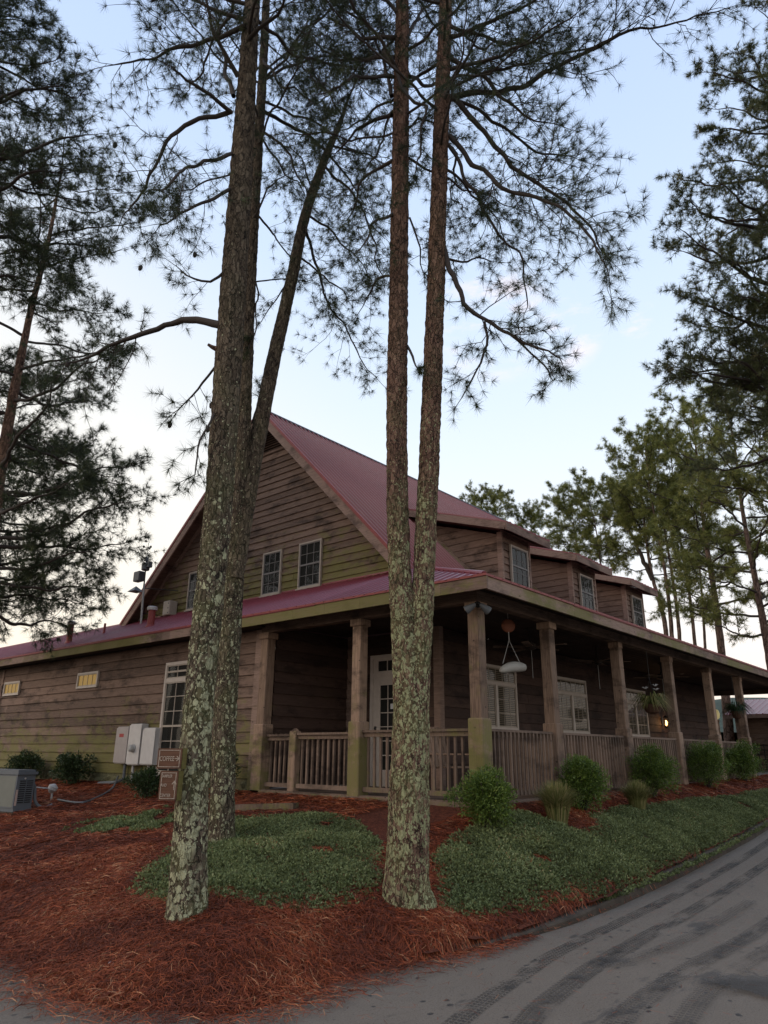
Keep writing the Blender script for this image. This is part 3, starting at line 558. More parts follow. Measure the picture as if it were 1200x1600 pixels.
# ribbed roofs
def ribbed(mb, a, b, c, d, pitch=.23, h=.022, th=.03, clipf=None):
    """a-b along the eave, d-c along the top; ribs run from eave to top"""
    a, b, c, d = [np.array(q, float) for q in (a, b, c, d)]; n = max(1, int(round(np.linalg.norm(b-a)/pitch))); nn = np.cross(b-a, d-a); nn /= np.linalg.norm(nn)
    if nn[2] < 0: nn = -nn
    prof = [(0, 0), (.36, 0), (.43, .25), (.5, 0), (.76, 0), (.84, 1), (.92, 1), (1., 0)] if pitch > .15 else [(0, 0), (.42, 0), (.6, 1), (.82, 1), (1, 0)]
    ts, hs = [], []
    for i in range(n):
        for (f, q) in prof[:-1]: ts.append((i+f)/n); hs.append(q*h)
    ts.append(1.); hs.append(0.); vs = []
    for t, q in zip(ts, hs):
        lo = a+(b-a)*t; hi = d+(c-d)*t; vs += [lo+nn*q, hi+nn*q, lo-nn*th, hi-nn*th]
    fs = []
    for i in range(len(ts)-1): k = 4*i; fs += [(k, k+4, k+5, k+1), (k+2, k+3, k+7, k+6), (k, k+2, k+6, k+4), (k+1, k+5, k+7, k+3)]
    fs += [(0, 1, 3, 2), (len(vs)-4, len(vs)-2, len(vs)-1, len(vs)-3)]; mb.add(vs, fs)
mb = MB()
ribbed(mb, (RX0, *FR), (RX1, *FR), (RX1, RY, RZ), (RX0, RY, RZ), .17, .042); ribbed(mb, (RX1, *FL), (RX0, *FL), (RX0, RY, RZ), (RX1, RY, RZ))
mb.tube([(RX0-.01, RY, RZ+.02), (RX1, RY, RZ+.02)], .045, 8, 1)
main = mb.build('main_roof', ['roof', 'steel'], house)
for (xe, sg) in ((RX0, -1), (RX1, 1)):
    for (f, nsg) in ((FR, 1), (FL, -1)):
        mb = MB(); p = np.array([xe, f[0], f[1]]); q_ = np.array([xe, RY, RZ]); d = q_-p; ln = np.linalg.norm(d); d /= ln; up = np.cross((1, 0, 0), d); up *= np.sign(up[2]); c = (p+q_)/2
        mb.obox(c-up*.13+np.array([sg*.012, 0, 0]), d, ln/2, up, .095, (1, 0, 0), .02, 0, .7, moss=.0)
        mb.obox(c-up*.0+np.array([sg*.02, 0, 0]), d, ln/2+.02, up, .035, (1, 0, 0), .03, 1)
        mb.obox(c-up*.055+np.array([-sg*.2, 0, 0]), d, ln/2, up, .012, (1, 0, 0), .2, 2)
        mb.obox(c-up*.11+np.array([-sg*.37, 0, 0]), d, ln/2-.1, up, .05, (1, 0, 0), .02, 0, .4)
        mb.build('rake_trim', ['trimx', 'red', 'siding'], house)
# lower wraparound roof
TZ = 5.15; hx, hy = GX, 8.6; FX = 30.2
mb = MB()
def ribtri(mb, x, y0, y1): pass
ribbed(mb, (EX, 8.6, EZ), (EX, 30.3, EZ), (GX, 30.3, TZ), (GX, 8.6, TZ))
def hip(mb, corner, along, up_, la, rise_run, rise, pitch=.23):
    """triangular end of a shed roof, ribs up the slope"""
    n = int(la/pitch); corner = np.array(corner, float); along = np.array(along, float); up_ = np.array(up_, float)
    for i in range(n+1):
        s0, s1 = i*la/(n+1), (i+1)*la/(n+1)
        def P(s_, f, h=0): return corner+along*s_+up_*(rise_run*f)+np.array([0, 0, rise*f+h])
        mb.add([P(s0, 0), P(s1, 0), P(s1, s1/la), P(s0, s0/la)], [(0, 1, 2, 3)]); w_ = .02
        mb.add([P(s1-w_, 0, .002), P(s1-.006, 0, .024), P(s1+w_, 0, .002), P(s1-w_, s1/la, .002), P(s1-.006, s1/la, .024), P(s1+w_, s1/la, .002)], [(0, 1, 4, 3), (1, 2, 5, 4), (0, 2, 1)])
hip(mb, (EX, EY, EZ), (0, 1, 0), (1, 0, 0), 3.44, 2.75, TZ-EZ)
hip(mb, (EX, EY, EZ), (1, 0, 0), (0, 1, 0), 2.75, 3.44, TZ-EZ)
ribbed(mb, (GX, EY, EZ), (FX-2.75, EY, EZ), (FX-2.75, 8.6, TZ), (GX, 8.6, TZ))
hip(mb, (FX, EY, EZ), (-1, 0, 0), (0, 1, 0), 2.75, 3.44, TZ-EZ); hip(mb, (FX, EY, EZ), (0, 1, 0), (-1, 0, 0), 3.44, 2.75, TZ-EZ)
ribbed(mb, (FX, 8.6, EZ), (FX, 19, EZ), (FX-2.75, 19, TZ), (FX-2.75, 8.6, TZ))
ribbed(mb, (13.75, 30.3, EZ), (13.75, 19, EZ), (GX, 19, TZ), (GX, 30.3, TZ))
mb.tube([(EX+.05, EY+.06, EZ+.02), (GX, 8.6, TZ+.02)], .045, 8, 0); mb.tube([(GX, 8.62, TZ+.02), (GX, 30, TZ+.02)], .03, 6, 0)
mb.build('porch_roof', ['roof', 'steel'], house)
mb = MB()                                # drip edge fascia
fm = lambda p: .28+.85*(.5+.5*math.sin(p[1]*.8+1))*(p[1] > 5.5)+.5*(.5+.5*math.sin(p[0]*1.3))*(p[0] > 9)
y = EY
while y < 30.3: y1 = min(30.3, y+random.uniform(2.4, 4.2)); [mb.box((EX+.02, y+.003+k*(y1-y)/4, 3.775), (EX+.06, y+(k+1)*(y1-y)/4, 3.955), 0, moss=fm) for k in range(4)]; y = y1
x = EX+.06
while x < FX: x1 = min(FX, x+random.uniform(2.4, 4.2)); v_ = random.random(); [mb.box((x+.003*(k == 0)+k*(x1-x)/4, EY+.02, 3.775), (x+(k+1)*(x1-x)/4, EY+.06, 3.955), 0, v_, fm) for k in range(4)]; x = x1
mb.box((EX-.0, EY+.0, 3.957), (EX+.03, 30.3, 3.99), 1); mb.box((EX+.03, EY, 3.957), (FX, EY+.03, 3.99), 1)
mb.box((FX-.06, EY+.06, 3.775), (FX-.02, 19, 3.955), 0, moss=.3)
mb.build('fascia', ['trimx', 'red'], house)
mb = MB()
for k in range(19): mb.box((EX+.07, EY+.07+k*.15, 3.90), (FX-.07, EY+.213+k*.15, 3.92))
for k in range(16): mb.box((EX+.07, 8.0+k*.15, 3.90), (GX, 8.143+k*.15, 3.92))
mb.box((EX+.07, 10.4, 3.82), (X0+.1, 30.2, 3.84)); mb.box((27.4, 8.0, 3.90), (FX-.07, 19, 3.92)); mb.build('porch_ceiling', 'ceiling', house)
mb = MB(); mb.box((X0-.08, Y0-.08, 3.72), (X0+.08, 10.5, 3.895), 0, .2); mb.box((X0+.08, Y0-.08, 3.722), (29.58, Y0+.08, 3.895), 0, .2); mb.box((29.42, Y0+.08, 3.722), (29.58, 19, 3.895), 0, .2); mb.build('porch_beam', 'siding', house)
mb = MB()
for k in range(17): mb.box((X0-.1, Y0-.1+.14*k, .90), (29.6, Y0+.034+.14*k, .955), 0)
for k in range(17): mb.box((X0-.1, 8.01+.14*k, .90), (GX, 8.144+.14*k, .955), 0)
mb.box((X0-.13, Y0-.12, .6), (X0-.1, 10.5, .94), 0, moss=.4); mb.box((X0-.13, Y0-.13, .6), (22.6, Y0-.1, .94), 0, moss=.2); mb.build('porch_deck', 'rail', house)

# posts
def post(x, y, w=.19, ws=.25, moss=.1, sleeve=True, cap=True, cp=.03):
    mb = MB(); mg = lambda p: moss*.45*max(0, 1.35-(p[2]-1)*.35); mg2 = lambda p: moss*.95*max(0, 1.2-(p[2]-.9)*.45)
    mb.box((x-w/2, y-w/2, .8), (x+w/2, y+w/2, 3.72), 0, moss=mg, bev=.012)
    if sleeve: mb.box((x-ws/2, y-ws/2, .75), (x+ws/2, y+ws/2, 2.06), 0, moss=mg2, bev=.014)
    if cap: mb.box((x-w/2-cp, y-w/2-cp, 3.60), (x+w/2+cp, y+w/2+cp, 3.715), 0, moss=0, bev=.006)
    return mb.build('porch_post', 'post', house)
PX = [8.81, 11.0, 13.88, 16.75, 19.6, 22.4]
for i, x in enumerate(PX): post(x, Y0, moss=(.85, .3, .12, .1, .1, .08)[i], ws=.25 if i < 5 else .24, cp=.03 if i < 2 else .012)
post(X0, 8.03, moss=.8); post(29.5, Y0, moss=0); post(29.5, 9.6, moss=0); post(X0, 10.38, .2, .26, .45)
for (p_, q_) in (((X0-.04, 10.52, .85), (X0+.04, 10.70, 3.8)), ((X0-.045, 21.95, 1.1), (X0+.03, 22.07, 3.78)), ((GX-.04, 7.955, .96), (GX+.10, 8.1, 3.9)), ((27.28, 7.955, .96), (27.44, 8.1, 3.9)), ((GX-.05, 10.2, .96), (GX, 10.34, 3.9))):
    mb = MB(); mb.box(p_, q_, 0, moss=(lambda p: max(0, .8-(p[2]-.9)*.4)) if p_[1] == 10.52 else 0., bev=.004); mb.build('corner_board', 'trimx', house)
# railings with every baluster
BAL = [0]
def railing(a, b, step, n_ind, moss=.1, ztop=1.925):
    a, b = np.array(a, float), np.array(b, float); d = b-a; ln = np.linalg.norm(d); d /= ln; nn = np.array([-d[1], d[0], 0]); c = (a+b)/2
    mb = MB(); mb.obox((c[0], c[1], ztop-.02), d, ln/2, nn, .055, (0, 0, 1), .018, 0, moss=moss); r_ = mb.build('railing', 'rail', house)
    mb = MB(); mb.obox((c[0], c[1], 1.04), d, ln/2, nn, .03, (0, 0, 1), .035, 0, moss=moss); mb.build('bottom_rail', 'rail', r_)
    mb = MB(); mb.obox((c[0], c[1], ztop-.075), d, ln/2, nn, .018, (0, 0, 1), .03, 0, moss=moss); mb.build('sub_rail', 'rail', r_)
    k = int(ln/step); st = MB()
    for i in range(k):
        p = a+d*((i+.5)*ln/k); tl = random.uniform(-.006, .006); m_ = MB() if BAL[0] < n_ind else st
        m_.obox((p[0]+nn[0]*-.035, p[1]-abs(d[0])*.035*0+nn[1]*-.035, 1.45), d, .018, nn, .017, (d[0]*tl, d[1]*tl, 1), .44, 0, moss=lambda q: moss*1.5*max(0, 1.6-q[2]))
        if BAL[0] < n_ind: m_.build('baluster', 'rail', r_); BAL[0] += 1
    if st.v: struct(st.build('baluster_row', 'rail', r_), 'stuff')
railing((X0, Y0+.13, 0), (X0, 7.9, 0), .125, 100, .3); railing((X0, 8.16, 0), (X0, 9.42, 0), .12, 100, .3, 1.90); railing((X0, 9.62, 0), (X0+.02, 10.25, 0), .12, 100, .2, 1.88)
for i in range(5): railing((PX[i]+.13, Y0, 0), (PX[i+1]-.13, Y0, 0), .112, 100, .1)
mb = MB(); mb.box((X0-.07, 9.44, .8), (X0+.07, 9.60, 1.93), 0, moss=.4, bev=.012); mb.lathe((X0, 9.52, 1.925), [(.085, 0), (.08, .02), (.03, .05), (0, .052)], 4); mb.build('newel_post', 'post', house)

# windows and doors
def window(par, o, u, nrm, w_, h_, cols, rows, mat='white', mm='white', mw=.009, fr=.055, depth=.05, blind=None, transom=0, mull=0, hung=False, back='room', sill=True):
    """o = lower left corner of the outer frame on the wall plane"""
    o, u, nrm = [np.array(q, float) for q in (o, u, nrm)]; Z_ = np.array([0, 0, 1.]); o = o+nrm*.022
    def bar(mb, u0, u1, z0, z1, d0, d1, mi=0): c = o+u*(u0+u1)/2+Z_*(z0+z1)/2+nrm*(d0+d1)/2; mb.obox(c, u, (u1-u0)/2, Z_, (z1-z0)/2, nrm, (d1-d0)/2, mi)
    mb = MB(); D = depth
    bar(mb, 0, fr, 0, h_, 0, D); bar(mb, w_-fr, w_, 0, h_, 0, D); bar(mb, fr, w_-fr, h_-fr, h_, 0, D-.002); bar(mb, fr, w_-fr, 0, fr, 0, D-.002)
    if sill: bar(mb, -.03, w_+.03, -.035, .0, 0, D+.03)
    openings = []; zt = h_-fr
    if transom: bar(mb, fr, w_-fr, h_-transom-fr*1.3, h_-transom, 0, D-.002); openings.append((fr, w_-fr, h_-transom, h_-fr, cols*(2 if mull else 1), 1)); zt = h_-transom-fr*1.3
    us = [fr, w_-fr]
    if mull: m_ = w_/2; bar(mb, m_-.045, m_+.045, fr, zt, 0, D+.004); spans = [(fr, m_-.045), (m_+.045, w_-fr)]
    else: spans = [(fr, w_-fr)]
    for (a, b) in spans: openings.append((a, b, fr, zt, cols, rows))
    fo = mb.build('window', mat, par); mu_ = MB(); gl_ = MB(); bk = MB(); bl = MB()
    for (a, b, z0, z1, c_, r_) in openings:
        if hung: bar(mu_, a, b, (z0+z1)/2-.02, (z0+z1)/2+.02, .012, D-.008)
        s_ = .025; bar(mu_, a, a+s_, z0, z1, .012, D-.012); bar(mu_, b-s_, b, z0, z1, .012, D-.012); bar(mu_, a+s_, b-s_, z1-s_, z1, .012, D-.013); bar(mu_, a+s_, b-s_, z0, z0+s_, .012, D-.013)
        for k in range(1, c_): q = a+(b-a)*k/c_; bar(mu_, q-mw, q+mw, z0+s_, z1-s_, .014, D-.018)
        for k in range(1, r_): q = z0+(z1-z0)*k/r_; bar(mu_, a+s_, b-s_, q-mw, q+mw, .014, D-.0185)
        bar(bk, a, b, z0, z1, .0255 if not blind else .0245, .0265 if not blind else .0248)
        if blind:
            zz = z0+.03
            while zz < z1-.02: c = o+u*(a+b)/2+Z_*zz+nrm*.0265; bl.obox(c, u, (b-a)/2-.02, Z_, .0085, nrm, .0006); zz += .038
        g = o+nrm*.0285; gl_.add([g+u*a+Z_*z0, g+u*b+Z_*z0, g+u*b+Z_*z1, g+u*a+Z_*z1], [(0, 1, 2, 3)])
    mu_.build('muntins', mm, fo); bk.build('interior', back, fo); gl_.build('pane', 'glass', fo)
    if blind: bl.build('blind', 'blind', fo)
    return fo
LY = ((0, -1, 0)); LX = ((-1, 0, 0))
# front windows: u runs towards -Y so that "left" in the photo is first
window(house, (GX, 13.27, 5.16), (0, -1, 0), LX, .68, 1.08, 3, 4, 'cream', 'muntin', .006, .034, .055, hung=True)
window(house, (GX, 11.97, 5.16), (0, -1, 0), LX, .75, 1.10, 3, 4, 'cream', 'muntin', .006, .034, .055, hung=True)
window(house, (GX, 16.38, 5.18), (0, -1, 0), LX, .72, 1.05, 3, 4, 'cream', 'muntin', .006, .034, .055, hung=True)
for y in (17.5, 21.76): window(house, (X0, y, 3.02), (0, -1, 0), LX, 1.0, .38, 4, 1, 'white', 'cream', .007, .045, .055, back='amber', sill=False)
window(house, (X0, 13.62, 1.12), (0, -1, 0), LX, 1.25, 2.26, 3, 6, 'white', 'cream', .008, .06, .06, transom=.34, hung=True)
for x in (12.1, 15.55, 19.5): window(house, (x, WY, 2.05), (1, 0, 0), LY, 1.65, 1.28, 3, 3, 'white', 'cream', .008, .045, .05, blind=True, transom=.34, mull=1)
# door with transom
def door():
    o = np.array([GX, 9.66, .97]); mb = MB()
    def bar(m_, u0, u1, z0, z1, d0, d1): m_.box((GX-.022-d1, 9.66-u0, .97+z0), (GX-.022-d0, 9.66-u1, .97+z1), 0, .5)
    bar(mb, 0, .08, 0, 2.48, 0, .06); bar(mb, 1.02, 1.10, 0, 2.48, 0, .06); bar(mb, .08, 1.02, 2.40, 2.48, 0, .058); bar(mb, .08, 1.02, 2.05, 2.12, 0, .058); fr_ = mb.build('door_frame', 'white', house)
    mb = MB(); bar(mb, .08, .26, 0, 2.05, .0, .045); bar(mb, .84, 1.02, 0, 2.05, 0, .045); bar(mb, .26, .84, 0, .3, 0, .044); bar(mb, .26, .84, 1.88, 2.05, 0, .044)
    for k in (1, 2): bar(mb, .26+k*.58/3-.009, .26+k*.58/3+.009, .3, 1.88, .02, .038)
    for k in range(1, 6): bar(mb, .26, .84, .3+k*1.58/6-.009, .3+k*1.58/6+.009, .02, .0375)
    d = mb.build('door', 'white', house)
    mb = MB(); bar(mb, .26, .84, .3, 1.88, .0245, .0265); mb.build('interior', 'room', d)
    mb = MB(); mb.add([(GX-.051, 9.66-.26, 1.27), (GX-.051, 9.66-.84, 1.27), (GX-.051, 9.66-.84, 2.85), (GX-.051, 9.66-.26, 2.85)], [(0, 1, 2, 3)]); mb.build('pane', 'glass', d)
    mb = MB(); mb.box((GX-.075, 9.66-.12, .97+.88), (GX-.045, 9.66-.17, .97+1.10)); mb.lathe((GX-.07, 9.515, .97+.95), [(.012, 0), (.012, .03), (.03, .035), (.03, .06), (.01, .07)], 12, 0, (-1, 0, 0)); mb.lathe((GX-.07, 9.515, .97+1.06), [(.025, 0), (.025, .02), (.01, .025)], 12, 0, (-1, 0, 0)); mb.build('door_handle', 'black', d)
    mb = MB(); mb.box((GX-.056, 9.66-.52, .97+1.42), (GX-.0525, 9.66-.62, .97+1.52)); mb.build('notice', 'flower', d)
    t_ = MB(); g_ = MB(); b_ = MB(); bar(t_, .08, .2, 2.12, 2.40, 0, .04); bar(t_, .9, 1.02, 2.12, 2.40, 0, .04); bar(t_, .2, .9, 2.12, 2.16, 0, .039); bar(t_, .2, .9, 2.36, 2.40, 0, .039)
    for k in (1, 2): bar(t_, .2+k*.7/3-.009, .2+k*.7/3+.009, 2.16, 2.36, .02, .038)
    f = t_.build('transom_window', 'white', house); bar(b_, .2, .9, 2.16, 2.36, .0245, .0265); b_.build('interior', 'room', f)
    g_.add([(GX-.051, 9.46, 3.13), (GX-.051, 8.76, 3.13), (GX-.051, 8.76, 3.33), (GX-.051, 9.46, 3.33)], [(0, 1, 2, 3)]); g_.build('pane', 'glass', f)
door()
# dormers: each a part of the house with its walls, roof, trim and window
rz_at = lambda y: FR[1]+(y-FR[0])*sr
for i, (xa, xb) in enumerate(((13.5, 14.74), (17.0, 18.4), (20.55, 21.88))):
    mb = MB(); siding(mb, (0, WY, 0), (1, 0, 0), LY, 5.0, 6.42, lambda z: (xa, xb), .165)
    def sl_(z): return (0, 0)
    # side walls: u runs along +Y, wall top follows the dormer roof, foot follows the main roof
    for (xs_, nr) in ((xa, (-1, 0, 0)), (xb, (1, 0, 0))):
        z = 5.0
        while z < 7.3:
            zt = z+.165; y_lo = WY if z < 6.33 else WY+(z-6.33)/.32; y_hi = FR[0]+(z-FR[1])/sr; y_lo2 = WY if zt < 6.33 else WY+(zt-6.33)/.32; y_hi2 = FR[0]+(zt-FR[1])/sr
            if y_hi-y_lo > .05:
                n_ = np.array(nr, float); A_ = lambda y_, z_, o_: (xs_+n_[0]*o_, y_, z_); j = random.uniform(-.005, .005)
                vs = [A_(y_lo, z+j, 0), A_(y_lo, z+j, .022), A_(y_lo2, zt+.01, .003), A_(y_hi+.15, z+j, 0), A_(y_hi+.15, z+j, .022), A_(y_hi2+.15, zt+.01, .003)]
                mb.add(vs, [(0, 3, 4, 1), (1, 4, 5, 2)], 0, random.uniform(.5, 1.))
            z = zt
    d = mb.build('dormer', 'siding', house)
    mb = MB()
    for xs_ in (xa, xb): mb.box((xs_-.035, WY-.035, 5.0), (xs_+.035, WY+.09, 6.4), 0, .7)
    for (xs_, s_) in ((xa, -1), (xb, 1)):
        p = np.array([xs_+s_*.03, WY, rz_at(WY)+.09]); q_ = np.array([xs_+s_*.03, 10.9, rz_at(10.9)+.09]); c = (p+q_)/2; dd = q_-p; l_ = np.linalg.norm(dd); up = np.cross((1, 0, 0), dd/l_); mb.obox(c, dd, l_/2, up, .05, (1, 0, 0), .012, 0, .55, .5)
    mb.build('corner_trim', 'trimx', d)
    xl, xr_ = xa-.38, xb+.42; ye, ze = 7.62, 6.50; yt = (ze-ye*.32-FR[1]+FR[0]*sr)/(sr-.32); zt = ze+(yt-ye)*.32
    mb = MB(); ribbed(mb, (xl, ye, ze), (xr_, ye, ze), (xr_, yt+.1, zt+.03), (xl, yt+.1, zt+.03), .23); mb.build('dormer_roof', 'roof', d)
    mb = MB(); cc = np.array([0, (ye+yt)/2, (ze+zt)/2]); dd = np.array([0, yt-ye, zt-ze]); l_ = np.linalg.norm(dd); up = np.array([0, -dd[2], dd[1]])/l_
    for xs_ in (xl+.015, xr_-.015): mb.obox(cc+np.array([xs_, 0, 0])-up*.115, dd, l_/2, up, .08, (1, 0, 0), .018, 0, .8)
    mb.box((xl, ye-.0, ze-.20), (xr_, ye+.035, ze-.035), 0, .45); mb.obox(cc+np.array([(xl+xr_)/2, .2, .03])-up*.14, (1, 0, 0), (xr_-xl)/2-.03, dd, l_/2-.1, up, .01, 0, .1); mb.build('dormer_fascia', 'trimx', d)
    window(d, ((xa+xb)/2-.38 if i else xa+.27, WY-.02, 5.2), (1, 0, 0), LY, .78, .95, 3, 3, 'cream', 'muntin', .005, .035, .055, hung=True)
# vent pipes through the lower roof
def vent(x, y, r_, h_, cap, name='vent_pipe'):
    z = EZ+(x-EX)*.43; mb = MB(); mb.lathe((x, y, z-.08), [(r_*1.5, .05), (r_*1.15, .12), (r_, .13), (r_, h_), ], 16, 0)
    if cap: mb.lathe((x, y, z+h_-.08), [(r_*.9, 0), (r_*1.45, .0), (r_*1.45, .07), (r_*1.2, .09)], 16, 1)
    return mb.build(name, ['red', 'grey'], house, smooth=False)
vent(9.01, 18.8, .075, .58, True); vent(9.65, 18.2, .03, .36, False); vent(9.3, 15.35, .085, .48, True)

# ------------------------------------------------------------------ small things on and around the house
def boxes():
    def b_(name, label, y0, y1, z0, z1, x1=X0-.02, dp=.17, mat='grey', g='meter cabinets on the wing wall'):
        t = thing(name, label, 'electrical box', (X0, (y0+y1)/2, z0), g); mb = MB(); mb.box((x1-dp, y1, z0), (x1, y0, z1), 0, bev=.012); mb.build('cabinet', mat, t)
        mb = MB(); mb.box((x1-dp-.012, y1+.015, z0+.02), (x1-dp-.001, y0-.015, z1-.03), 0, bev=.004); mb.build('cover', mat, t); return t, x1-dp-.012
    MAT['boxa'] = plain('warm_grey_cabinet', (.33, .29, .27), .5); MAT['boxb'] = plain('pale_grey_cabinet', (.52, .49, .46), .45)
    t, x = b_('transfer_switch', 'left grey cabinet with small red display, left of the meter', 14.62, 15.08, 1.31, 2.08, mat='boxa'); mb = MB(); mb.box((x-.004, 14.78, 1.86), (x, 14.95, 1.93)); mb.build('display', emit('red_display', (.5, .02, .02), .25, (.05, .0, .0)), t)
    mb = MB(); mb.tube([(X0-.1, 14.75, 1.32), (X0-.1, 14.75, 1.0), (X0-.22, 14.9, .93), (X0-.3, 15.4, .9)], .035, 10); mb.build('conduit', 'greydark', t)
    t, x = b_('meter_cabinet', 'tallest pale grey cabinet, the middle one carrying the round meter', 14.12, 14.56, 1.29, 2.13, mat='boxb')
    mb = MB(); mb.lathe((x, 14.33, 1.63), [(.085, 0), (.085, .02), (.075, .03), (.072, .09), (.05, .11), (0, .112)], 20, 0, (-1, 0, 0)); mb.build('electric_meter', 'pvc', t, smooth=False)
    mb = MB(); mb.tube([(X0-.1, 14.42, 1.3), (X0-.1, 14.42, .85)], .032, 10); mb.build('conduit', 'pvc', t)
    t, x = b_('breaker_cabinet', 'plain pale cabinet at the right, beside the tall window', 13.58, 14.02, 1.30, 2.04, mat='boxb')
    mb = MB(); mb.tube([(X0-.1, 13.82, 1.3), (X0-.1, 13.82, .85)], .036, 10); mb.tube([(X0-.08, 13.7, 1.3), (X0-.08, 13.7, .85)], .016, 8); mb.build('conduit', 'boxa', t)
boxes()
def gen():
    p = hit(18, 1273); d1 = np.array([.62, -.78, 0]); d1 /= np.linalg.norm(d1)   # louvre face direction (to the right in the photo)
    c0 = p.copy(); zb = c0[2]-.02; H = .78; W1, W2 = .60, 1.2
    r_ = cR*np.array([1, 1, 0]); r_ /= np.linalg.norm(r_); f_ = np.array([-r_[1], r_[0], 0])
    d1 = r_*.50+f_*.87; d1 /= np.linalg.norm(d1); d1 = d1*.6; d2 = -r_*.87+f_*.5; d2 /= np.linalg.norm(d2)
    t = thing('standby_generator', 'dark grey generator with louvred side, cut by the left edge', 'generator', (c0[0], c0[1], zb))
    up = np.array([0, 0, 1.]); A = c0*1.; A[2] = zb
    def P(a, b, z): return A+d1*a+d2*b+up*z
    def prism(mb, a0, a1, b0, b1, z0, z1, mi=0): mb.add([P(a0, b0, z0), P(a1, b0, z0), P(a1, b1, z0), P(a0, b1, z0), P(a0, b0, z1), P(a1, b0, z1), P(a1, b1, z1), P(a0, b1, z1)], [(0, 3, 2, 1), (4, 5, 6, 7), (0, 1, 5, 4), (1, 2, 6, 5), (2, 3, 7, 6), (3, 0, 4, 7)], mi)
    mb = MB(); prism(mb, -.06, W1+.06, -.06, W2+.06, -.12, .06); mb.build('pad', 'concrete', t)
    mb = MB(); prism(mb, .02, W1, .0, W2, .06, .12); prism(mb, .0, W1-.02, .0, W2, .12, .66); mb.build('housing', ['genset'], t)
    mb = MB(); prism(mb, -.03, W1+.02, -.03, W2, .665, .71); prism(mb, .01, W1-.02, .01, W2-.02, .71, .745); mb.build('lid', 'genset', t)
    mb = MB()
    for k in range(11):
        z = .2+k*.035
        for (a0, a1) in ((.10, .29), (.33, .52)):
            prism(mb, a0, a1, -.004, -.001, z, z+.018)
    mb.build('vent_slots', 'black', t)
    mb = MB(); [prism(mb, .10 if h_ == 0 else .33, .29 if h_ == 0 else .52, -.02, -.004, .218+k*.035, .226+k*.035) for k in range(11) for h_ in (0, 1)]; mb.build('louvre_blades', 'genset', t)
    mb = MB(); prism(mb, .02, .085, -.003, -.0005, .16, .42); mb.build('warning_labels', 'label', t)
    mb = MB(); prism(mb, -.004, -.0005, .03, .9, .14, .64); mb.build('end_panel', 'gensetb', t)
    mb = MB(); mb.lathe(P(.25, -.002, .6), [(.016, 0), (.016, .01), (.008, .014)], 12, 0, tuple(-d2)); mb.build('lock', 'white', t)
    mb = MB(); mb.tube(smoothpath([P(W1-.01, .1, .55), P(W1+.12, .1, .45), P(W1+.16, .05, .2), P(W1+.35, -.02, .1), P(W1+.62, -.05, .14)], .05), .028, 10); mb.build('hose', 'greydark', t)
    q_ = hit(80, 1250)
    t2 = thing('gas_regulator', 'grey round gas regulator on a thin pipe in the pine straw', 'regulator', q_)
    mb = MB(); mb.lathe(q_+np.array([0, 0, .22]), [(.03, -.1), (.09, -.03), (.09, .03), (.03, .07), (.0, .08)], 16, 0, (.3, -.3, 1)); mb.build('regulator_body', 'grey', t2, smooth=False)
    mb = MB(); mb.tube([q_+np.array([0, 0, .2]), q_-r_*.5+np.array([0, 0, .24])], .012, 8); mb.tube([q_+np.array([0, 0, .2]), q_+np.array([0, 0, -.05])], .02, 8); mb.build('pipe', 'pvc', t2)
    pts = [hit(90, 1253), hit(125, 1258), hit(150, 1250), hit(175, 1235)]; pts = [p+np.array([0, 0, .04]) for p in pts]+[np.array([X0-.15, 14.9, 1.05])]
    mb = MB(); mb.tube(smoothpath(pts, .08), .02, 8); tag(mb.build('buried_hose', 'greydark', None, base=pts[0]), 'grey cable hose running over pine straw to the cabinets', 'hose')
gen()
